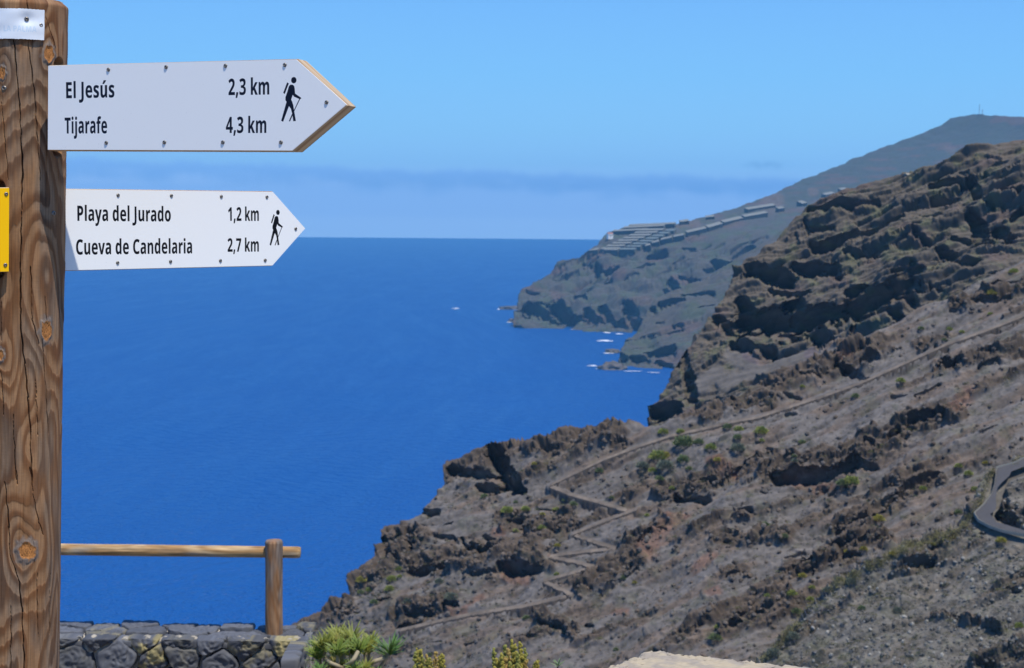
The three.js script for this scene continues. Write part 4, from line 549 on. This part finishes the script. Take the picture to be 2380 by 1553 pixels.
// ---------------------------------------------------------------- the pale slab at the lower edge
{
  const h = 0.60, far = onLevel(1508, 1508, h), l = onLevel(1396, 1552, h), r = onLevel(1905, 1552, h), a = l.clone().sub(far), b = r.clone().sub(far);
  const n = 120, pos = [], idx = [], A = a.multiplyScalar(4.5), B = b.multiplyScalar(2.2);
  const slab = group('stone_slab', new THREE.Vector3(far.x, 0, far.z), 'weathered pale concrete slab with a chipped edge', 'slab');
  const P = (u, v) => { const e = Math.min(u, v, 0.5), p = A.clone().multiplyScalar(u).addScaledVector(B, v); p.x += 0.012 * fbm2(u * 22, v * 22 + 3, 3) * ss(0.12, 0, e); p.z += 0.02 * fbm2(u * 26 + 9, v * 26, 3) * ss(0.12, 0, e); p.y = h + 0.004 * fbm2(p.x * 14, p.z * 14, 4) + 0.0035 * fbm2(p.x * 70, p.z * 70, 2) - 0.012 * ss(0.02, 0, e); return p; };
  for (let j = 0; j <= n; j++) for (let i = 0; i <= n; i++) { const p = P((i / n) ** 1.6, (j / n) ** 1.6); pos.push(p.x, p.y, p.z); }
  for (let j = 0; j < n; j++) for (let i = 0; i < n; i++) { const q = j * (n + 1) + i; idx.push(q, q + 1, q + n + 1, q + 1, q + n + 2, q + n + 1); }
  const loop = []; for (let i = 0; i <= n; i++) loop.push(i); for (let j = 1; j <= n; j++) loop.push(j * (n + 1) + n); for (let i = n - 1; i >= 0; i--) loop.push(n * (n + 1) + i); for (let j = n - 1; j > 0; j--) loop.push(j * (n + 1));
  const s0 = pos.length / 3; loop.forEach((q) => { pos.push(pos[q * 3], pos[q * 3 + 1] - 0.002, pos[q * 3 + 2]); pos.push(pos[q * 3], 0, pos[q * 3 + 2]); });
  loop.forEach((q, k) => { const m = (k + 1) % loop.length; idx.push(s0 + 2 * k, s0 + 2 * k + 1, s0 + 2 * m, s0 + 2 * m, s0 + 2 * k + 1, s0 + 2 * m + 1); });
  const g = new THREE.BufferGeometry(); g.setAttribute('position', new THREE.Float32BufferAttribute(pos, 3)); g.setIndex(idx); g.computeVertexNormals();
  mesh('slab_block', colourBy(g, (x, y, z, c) => { const st = ss(-0.15, 0.35, fbm2(x * 9, z * 9, 4)), v = 1 + 0.22 * fbm2(x * 60, z * 60, 3); c[0] = lerp(0.40, 0.30, st) * v; c[1] = lerp(0.33, 0.255, st) * v; c[2] = lerp(0.225, 0.20, st) * v; }), vmat(0.95), slab);
}

// ---------------------------------------------------------------- the signpost
const postZ = 2.83, postR = 0.0755;
const postTop = at(56, 0, postZ), postLow = at(38, 1553, postZ);
const axis = postTop.clone().sub(postLow); axis.multiplyScalar(1 / axis.y);              // lean per metre of height
const postAxis = (y) => postLow.clone().addScaledVector(axis, y - postLow.y);
const foot = postAxis(0);
const signpost = group('signpost', foot, 'weathered round wooden signpost carrying two white arrow signs and a yellow board', 'signpost');
const rel = (p) => p.clone().sub(foot);
{
  // photo point -> (angle, height) on the post
  const onPost = (X, Y) => { let y = at(X, Y, postZ - 0.05).y; const c = postAxis(y), p = at(X, Y, postZ - 0.05), u = THREE.MathUtils.clamp((p.x - c.x) / postR, -1, 1); return [Math.asin(u), y]; };
  const knots = [[112, 125, 13, 20, 1], [15, 172, 9, 15, 1], [105, 768, 14, 24, 1], [12, 822, 8, 13, 0.6], [68, 1276, 20, 22, 1]].map(([X, Y, rx, ry, s]) => { const [a, y] = onPost(X, Y); return { a, y, rx: rx / F * postZ, ry: ry / F * postZ, s }; });
  knots.push({ a: -1.5, y: 1.2, rx: 0.012, ry: 0.016, s: 1 }, { a: 2.6, y: 1.5, rx: 0.012, ry: 0.016, s: 1 });
  const cracks = [[[42, 97, 55, 246], [55, 246, 61, 395], [61, 395, 56, 620], [56, 620, 57, 716], [57, 716, 58, 780], [58, 780, 65, 843], [65, 843, 72, 923], [72, 923, 76, 1003], [76, 1003, 79, 1130]], [[22, 1115, 30, 1220], [30, 1220, 32, 1282], [32, 1282, 45, 1317], [45, 1317, 53, 1347], [53, 1347, 59, 1416], [59, 1416, 65, 1600]], [[75, 1085, 80, 1145], [80, 1145, 90, 1211], [90, 1211, 99, 1243]], [[71, 0, 73, 38], [73, 95, 85, 210], [85, 210, 96, 420]], [[108, 40, 122, 110]], [[78, 620, 80, 740], [80, 740, 92, 800]], [[103, 690, 106, 745]], [[98, 790, 104, 900], [104, 900, 107, 1010]], [[124, 650, 132, 760], [130, 860, 132, 1030]], [[12, 700, 14, 790], [13, 860, 20, 960]], [[48, 1090, 50, 1120]], [[88, 1330, 90, 1480]], [[14, 240, 30, 420]], [[36, 1400, 34, 1553]], [[110, 1340, 108, 1480]], [[40, 960, 47, 1110]], [[86, 880, 90, 1010]]]
    .flatMap((l, li) => l.map(([x0, y0, x1, y1]) => { const [a0, h0] = onPost(x0, y0), [a1, h1] = onPost(x1, y1); return { a0, h0, a1, h1, w: li < 2 ? 0.0019 : 0.0011, d: li < 2 ? 0.010 : 0.006 }; }));
  const notches = [[128, 150, 128, 346, 20, 0.018], [4, 436, 4, 628, 20, 0.02]].map(([x0, y0, x1, y1, r, d]) => { const [a0, h0] = onPost(x0, y0), [, h1] = onPost(x1, y1); return { a: a0, h0, h1, r: r / F * postZ, d }; });
  const yTop = postAxis(0).y + 2.02, y1 = 0.75, topY = at(60, 4, postZ).y;
  const rowsY = []; for (let k = 0; k < 12; k++) rowsY.push(y1 * k / 12); for (let k = 0; k <= 760; k++) rowsY.push(lerp(y1, topY, k / 760));
  const cols = []; for (let k = 0; k <= 380; k++) cols.push(lerp(-1.75, 1.75, k / 380)); for (let k = 1; k < 40; k++) cols.push(lerp(1.75, Math.PI * 2 - 1.75, k / 40)); const n = cols.length;
  const pos = [], col = [], idx = [];
  const ringField = (a, u, y) => {                              // height of the growth rings under the worn surface
    let f = 3.4 * fbm2(u * 6 + 3, y * 2.3 + 1, 2) + 0.7 * n2(u * 15, y * 4.5) + 60 * u * u + 3.0 * y + 0.10 * n2(u * 90, y * 7);
    let kn = 0, kd = 9; for (const k of knots) { let da = a - k.a; const dx = da * postR / k.rx, dy = (y - k.y) / k.ry, d = Math.sqrt(dx * dx + dy * dy * 0.55), dd = Math.sqrt(dx * dx + dy * dy) * (1 + 0.22 * n2(dx * 0.9 + k.y * 9, dy * 0.9)) + 0.05 * n2(dx * 4, dy * 4 + k.y); f += 5.2 * k.s * Math.exp(-d * 0.36); if (dd < kd) { kd = dd; kn = k.s; } }
    return [f, kd];
  };
  for (const y of rowsY) for (const a of cols) {
    const c = postAxis(y), u = Math.sin(a) * postR, edge = topY - y, wob = 0.0015 * n2(Math.cos(a) * 0.8 + y, Math.sin(a) * 0.8 + y * 2);
    let r = postR + wob - 0.010 * (ss(0.014, 0, edge) ** 2);
    const arc = a * postR; const [f, kd] = ringField(a, arc, y), fr = f - Math.floor(f), late = ss(0.25, 0.7, fr) * ss(1.0, 0.88, fr);
    r += 0.0007 * late - 0.0004;
    let crack = 0; for (const k of cracks) { const lo = Math.min(k.h0, k.h1), hi = Math.max(k.h0, k.h1); if (y < lo - 0.004 || y > hi + 0.004) continue; const d = segDist(arc + 0.0012 * n2(y * 30, k.a0 * 9), y, k.a0 * postR, k.h0, k.a1 * postR, k.h1); const taper = 0.55 + 0.45 * n2(y * 9, k.a0 * 5); const v = ss(k.w * taper, k.w * taper * 0.25, d) * k.d; if (v > crack) crack = v; }
    const fine = ss(0.80, 0.97, n2(arc * 260, y * 2.6)) * 0.0022 + ss(0.7, 0.95, n2(arc * 120 + 9, y * 1.3)) * 0.002;
    r -= crack + (kd > 1.2 ? fine : 0);
    if (kd < 1.35) r += 0.0016 * ss(1.35, 0.95, kd) - 0.0012 * ss(0.95, 0.7, kd) - (kd < 0.9 ? 0.0016 * ss(0.55, 0.9, n2(arc * 330, y * 330)) : 0);
    for (const k of notches) { const d = segDist(arc, y, k.a * postR, k.h0, k.a * postR, k.h1); r -= k.d * ss(k.r, k.r * 0.6, d); }
    pos.push(c.x - foot.x + Math.sin(a) * r, y, c.z - foot.z + Math.cos(a) * r);
    // weathered pine: silvery tan early wood, brown to orange late wood, orange knots
    const weather = ss(-0.25, 0.35, fbm2(arc * 14 + 7, y * 3.2, 3)), grain = 1 + 0.20 * n2(arc * 420, y * 9) + 0.12 * n2(arc * 150, y * 22) + 0.07 * n2(arc * 60, y * 260);
    let R0 = 0.285, G0 = 0.150, B0 = 0.066; R0 = lerp(R0, 0.226, weather); G0 = lerp(G0, 0.146, weather); B0 = lerp(B0, 0.088, weather);
    const lr = lerp(0.145, 0.085, weather), lg = lerp(0.052, 0.041, weather), lb = lerp(0.012, 0.019, weather), m = late * (0.85 + 0.15 * n2(arc * 9, y * 2.2 + 5));
    R0 = lerp(R0, lr, m); G0 = lerp(G0, lg, m); B0 = lerp(B0, lb, m);
    const amber = ss(0.0, 0.5, fbm2(arc * 18 - 4, y * 2.4 + 8, 3)) * 0.5; R0 = lerp(R0, 0.165, amber); G0 = lerp(G0, 0.068, amber); B0 = lerp(B0, 0.018, amber);
    if (kd < 1.7) { const rim = ss(1.7, 1.15, kd) * 0.7; R0 = lerp(R0, 0.17, rim); G0 = lerp(G0, 0.15, rim); B0 = lerp(B0, 0.13, rim); const k = ss(1.02, 0.85, kd), ringy = 1 + 0.2 * Math.sin(kd * 26) + 0.25 * n2(arc * 300, y * 300); R0 = lerp(R0, 0.36 * ringy, k); G0 = lerp(G0, 0.145 * ringy, k); B0 = lerp(B0, 0.035 * ringy, k); }
    col.push(R0 * grain, G0 * grain, B0 * grain);
  }
  for (let j = 0; j < rowsY.length - 1; j++) for (let i = 0; i < n; i++) { const a = j * n + i, b = j * n + (i + 1) % n, c = a + n, d = b + n; idx.push(a, b, c, b, d, c); }
  const tc = pos.length / 3, cT = postAxis(topY); pos.push(cT.x - foot.x, topY + 0.002, cT.z - foot.z); col.push(0.2, 0.17, 0.14); const last = (rowsY.length - 1) * n; for (let i = 0; i < n; i++) idx.push(tc, last + i, last + (i + 1) % n);
  const g = new THREE.BufferGeometry(); g.setAttribute('position', new THREE.Float32BufferAttribute(pos, 3)); g.setAttribute('color', new THREE.Float32BufferAttribute(col, 3)); g.setIndex(idx); g.computeVertexNormals();
  mesh('post', g, vmat(0.85), signpost);
  // two cross-head screws in the post
  for (const [X, Y] of [[20, 208], [118, 496]]) { const [a, y] = onPost(X, Y), c = postAxis(y); const s = screw(0.0048); s.position.set(c.x - foot.x + Math.sin(a) * (postR + 0.0005), y, c.z - foot.z + Math.cos(a) * (postR + 0.0005)); s.rotation.y = a; signpost.add(s); }
  // the thin white metal plate bent round the top
  const [aR, yT] = onPost(103, 25), [, yB] = onPost(103, 95), arcs = [];
  const cw = 512, ch = 170, cv = document.createElement('canvas'); cv.width = cw; cv.height = ch; const x = cv.getContext('2d'); x.fillStyle = '#e9eef2'; x.fillRect(0, 0, cw, ch); x.fillStyle = 'rgba(150,195,225,0.3)'; x.font = 'bold 44px sans-serif'; x.fillText('LA PALMA', 250, 128); const Rr = mulberry(3); for (let k = 0; k < 260; k++) { x.fillStyle = 'rgba(120,125,130,' + 0.12 * Rr() + ')'; x.fillRect(Rr() * cw, Rr() * ch, 1 + 3 * Rr(), 1 + 2 * Rr()); }
  const tx = new THREE.CanvasTexture(cv); tx.colorSpace = THREE.SRGBColorSpace;
  const pm = new THREE.MeshPhysicalMaterial({ map: tx, roughness: 0.38, clearcoat: 0.4, clearcoatRoughness: 0.3, side: THREE.DoubleSide });
  const pg = new THREE.PlaneGeometry(1, 1, 60, 20), pp = pg.attributes.position, [aS, yS] = onPost(70, 48);
  for (let i = 0; i < pp.count; i++) { const u = pp.getX(i) + 0.5, v = pp.getY(i) + 0.5, a = lerp(-1.0, aR, u), y = lerp(yB, yT, v) + 0.0006 * n2(u * 40, v * 3), c = postAxis(y), d = Math.hypot((a - aS) * postR, y - yS), r = postR + 0.0042 + 0.0007 * n2(u * 1.5, v * 1.5) - 0.0030 * Math.exp(-d * d / 0.00013); pp.setXYZ(i, c.x - foot.x + Math.sin(a) * r, y, c.z - foot.z + Math.cos(a) * r); }
  pg.computeVertexNormals(); const plate = mesh('metal_plate', pg, pm, signpost);
  for (const [X, Y, q] of [[70, 48, 0.002], [97, 61, 0.0035]]) { const [a, y] = onPost(X, Y), c = postAxis(y), s = screw(0.0040); s.position.set(c.x - foot.x + Math.sin(a) * (postR + q), y, c.z - foot.z + Math.cos(a) * (postR + q)); s.rotation.y = a; plate.add(s); }
}
function screw(r) {                                            // round head with a cross recess, axis +z
  const g = new THREE.LatheGeometry([[0, -0.2], [0.28, -0.2], [0.36, 0.36], [0.62, 0.34], [0.9, 0.16], [1, -0.05], [1, -0.4]].map(([x, y]) => new THREE.Vector2(x * r, y * r)), 20).rotateX(Math.PI / 2);
  const m = new THREE.Mesh(g, screwMat()); m.name = 'screw'; return m;
}
function screwMat() { return screwMat.m ??= new THREE.MeshStandardMaterial({ color: new THREE.Color().setRGB(0.20, 0.18, 0.16), metalness: 0.85, roughness: 0.45 }); }

const hikerZoom = {                                            // the walker symbol, in one sign's enlargement
  head: [395, 390, 39, 46],
  pack: [[297, 422], [322, 438], [262, 592], [240, 575]],
  body: [[345, 456], [378, 456], [398, 472], [408, 510], [414, 585], [500, 645], [503, 662], [470, 662], [398, 630], [380, 602], [356, 672], [372, 706], [388, 760], [402, 850], [425, 984], [388, 990], [372, 880], [352, 805], [324, 768], [238, 997], [210, 982], [288, 706], [272, 680], [272, 640], [300, 560], [322, 480]],
  pole: [[478, 655], [490, 660], [404, 838], [400, 850], [392, 870], [340, 990], [322, 988], [368, 885], [392, 838]],
};
function sign({ name, label, p0, dirA, outline, screws, texts, hiker, thickness, plateColour, ink }) {
  const d = new THREE.Vector3(...dirA).normalize(), n = new THREE.Vector3(-d.z, 0, d.x).normalize(); if (n.z < 0) n.negate();
  const up = new THREE.Vector3(0, 1, 0), loc = (X, Y) => { const q = onPlane(X, Y, p0, n).sub(p0); return [q.dot(d), q.y]; };
  const s = new THREE.Group(); s.name = name; s.userData.label = label; s.position.copy(rel(p0)); s.quaternion.setFromRotationMatrix(new THREE.Matrix4().makeBasis(d, up, n)); if (d.clone().cross(up).dot(n) < 0) { d.negate(); s.quaternion.setFromRotationMatrix(new THREE.Matrix4().makeBasis(d, up, n)); }
  signpost.add(s);
  const pts = outline.map(([X, Y]) => loc(X, Y)), xs = pts.map((p) => p[0]), ys = pts.map((p) => p[1]), x0 = Math.min(...xs), x1 = Math.max(...xs), y0 = Math.min(...ys), y1 = Math.max(...ys);
  // wooden board behind the plate, with bevelled back edges
  const cx = (x0 + x1) / 2, cy = (y0 + y1) / 2, shape = new THREE.Shape(pts.map(([x, y]) => new THREE.Vector2(x + Math.sign(x - cx) * 0.0004, y + Math.sign(y - cy) * 0.0012)));
  const bg = new THREE.ExtrudeGeometry(shape, { depth: thickness, bevelEnabled: true, bevelThickness: 0.003, bevelSize: 0.0018, bevelOffset: -0.0018, bevelSegments: 2, steps: 6, curveSegments: 4 }).translate(0, 0, -thickness - 0.005);
  colourBy(bg, (x, y, z, c) => { const rr = Math.hypot(z + 0.09, (y - cy) * 0.55 + 0.02 * n2(x * 6, 1)) * 260 + 2.2 * n3(x * 9, y * 9, z * 9), b = ss(0.3, 1, Math.sin(rr)), v = 1 + 0.2 * n3(x * 12, y * 150, z * 150); c[0] = lerp(0.52, 0.30, b) * v; c[1] = lerp(0.39, 0.17, b) * v; c[2] = lerp(0.24, 0.075, b) * v; });
  mesh('wooden_board', bg, woodBoard(), s);
  // printed plate
  const pw = x1 - x0, ph = y1 - y0, cw = 2048, ch = Math.ceil(2048 * ph / pw), cv = document.createElement('canvas'); cv.width = cw; cv.height = ch; const g2 = cv.getContext('2d'), S = cw / pw;
  const px = ([x, y]) => [(x - x0) * S, (y1 - y) * S], P = (X, Y) => px(loc(X, Y));
  g2.fillStyle = plateColour; g2.fillRect(0, 0, cw, ch);
  const R = mulberry(name.length + texts.length * 7 + 1);
  for (let k = 0; k < 300; k++) { g2.fillStyle = 'rgba(110,112,116,' + 0.16 * R() ** 2 + ')'; g2.fillRect(R() * cw, R() * ch, 1 + 4 * R(), 1 + 5 * R()); }
  g2.fillStyle = ink;
  for (const [t, X0, X1, yBase0, yBase1, cap] of texts) {
    const a = P(X0, yBase0), b = P(X1, yBase1), e = P(X0, yBase0 - cap), hgt = a[1] - e[1], size = hgt / 0.714;
    g2.save(); g2.translate(a[0], a[1]); g2.rotate(Math.atan2(b[1] - a[1], b[0] - a[0])); g2.font = 'bold ' + size + 'px sans-serif'; const w = g2.measureText(t).width; g2.scale(Math.hypot(b[0] - a[0], b[1] - a[1]) / w, 1); g2.fillText(t, 0, 0); g2.lineWidth = size * 0.010; g2.strokeStyle = ink; g2.lineJoin = 'round'; g2.strokeText(t, 0, 0); g2.restore();
  }
  if (hiker) {
    const map = ([u, v]) => P(lerp(hiker[0], hiker[2], (u - 210) / 293), lerp(hiker[1], hiker[3], (v - 343) / 652));
    for (const k of ['pack', 'body', 'pole']) { g2.beginPath(); hikerZoom[k].forEach((q, i) => { const [a, b] = map(q); i ? g2.lineTo(a, b) : g2.moveTo(a, b); }); g2.closePath(); g2.fill(); }
    const [hx, hy, hr, hv] = hikerZoom.head, c = map([hx, hy]), ex = map([hx + hr, hy]), ey = map([hx, hy + hv]); g2.beginPath(); g2.ellipse(c[0], c[1], Math.abs(ex[0] - c[0]), Math.abs(ey[1] - c[1]), 0, 0, 7); g2.fill();
  }
  const tex = new THREE.CanvasTexture(cv); tex.colorSpace = THREE.SRGBColorSpace; tex.anisotropy = 8;
  const sg = new THREE.ShapeGeometry(new THREE.Shape(pts.map(([x, y]) => new THREE.Vector2(x, y)))), uv = sg.attributes.uv, ps = sg.attributes.position; for (let i = 0; i < uv.count; i++) uv.setXY(i, (ps.getX(i) - x0) / pw, (ps.getY(i) - y0) / ph);
  const eg = new THREE.ExtrudeGeometry(new THREE.Shape(pts.map(([x, y]) => new THREE.Vector2(x, y))), { depth: 0.002, bevelEnabled: false }).translate(0, 0, -0.0022);
  const plate = mesh('face_plate', eg, new THREE.MeshPhysicalMaterial({ color: new THREE.Color(plateColour), roughness: 0.45 }), s);
  const face = mesh('printed_face', sg, new THREE.MeshPhysicalMaterial({ map: tex, roughness: 0.5, specularIntensity: 0.4 }), plate); face.position.z = 0.0002;
  for (const [X, Y] of screws) { const [x, y] = loc(X, Y), k = screw(0.0034); k.position.set(x, y, 0.0008); k.rotation.z = R() * 3; plate.add(k); }
  return s;
}
function woodBoard() { return woodBoard.m ??= vmat(0.8); }
const pA = at(112, 250, 2.735), pB = at(150, 535, 2.85), pC = at(22, 535, 2.745);
sign({ name: 'direction_sign', label: 'white arrow sign reading El Jesús and Tijarafe', p0: pA, dirA: [0.467, 0, 0.15], outline: [[112, 153], [688, 138], [805, 243], [679, 350], [111, 348]], thickness: 0.033, plateColour: '#f2f2ef', ink: '#0b1428',
  screws: [[252, 162], [386, 156], [524, 153], [662, 151], [247, 332], [382, 331], [518, 331], [653, 331], [759, 238]],
  texts: [['El Jesús', 151, 267, 228.5, 226.5, 37], ['Tijarafe', 150, 250, 310.5, 310, 36.5], ['2,3 km', 530, 628, 221, 219.5, 37.5], ['4,3 km', 525, 621, 309, 309, 37]], hiker: [653.5, 179, 700, 283] });
sign({ name: 'direction_sign', label: 'white arrow sign reading Playa del Jurado and Cueva de Candelaria', p0: pB, dirA: [0.33, 0, -0.30], outline: [[132, 440], [634, 446], [709, 531], [633, 617], [132, 629]], thickness: 0.024, plateColour: '#f2f2ef', ink: '#07090f',
  screws: [[274, 454], [398, 455], [514, 457], [620, 458], [273, 611], [396, 608], [512, 606], [616, 605], [687, 532]],
  texts: [['Playa del Jurado', 177, 398, 513.5, 515, 35], ['1,2 km', 529, 603, 513.5, 513.5, 31.5], ['Cueva de Candelaria', 175, 448, 592, 589, 35], ['2,7 km', 528, 603, 585.5, 585, 31]], hiker: [626.5, 488, 657, 571] });
sign({ name: 'direction_sign', label: 'yellow board fixed to the side of the post', p0: pC, dirA: [0.8, 0, -0.45], outline: [[-420, 445], [21, 437], [20, 631], [-420, 640]], thickness: 0.024, plateColour: '#ffc400', ink: '#0b1428', screws: [[14, 451], [12, 616], [-120, 454], [-120, 620]], texts: [], hiker: null });

scene.traverse((o) => { if (o.isMesh) { o.castShadow = true; o.receiveShadow = true; } });
renderer.render(scene, camera);
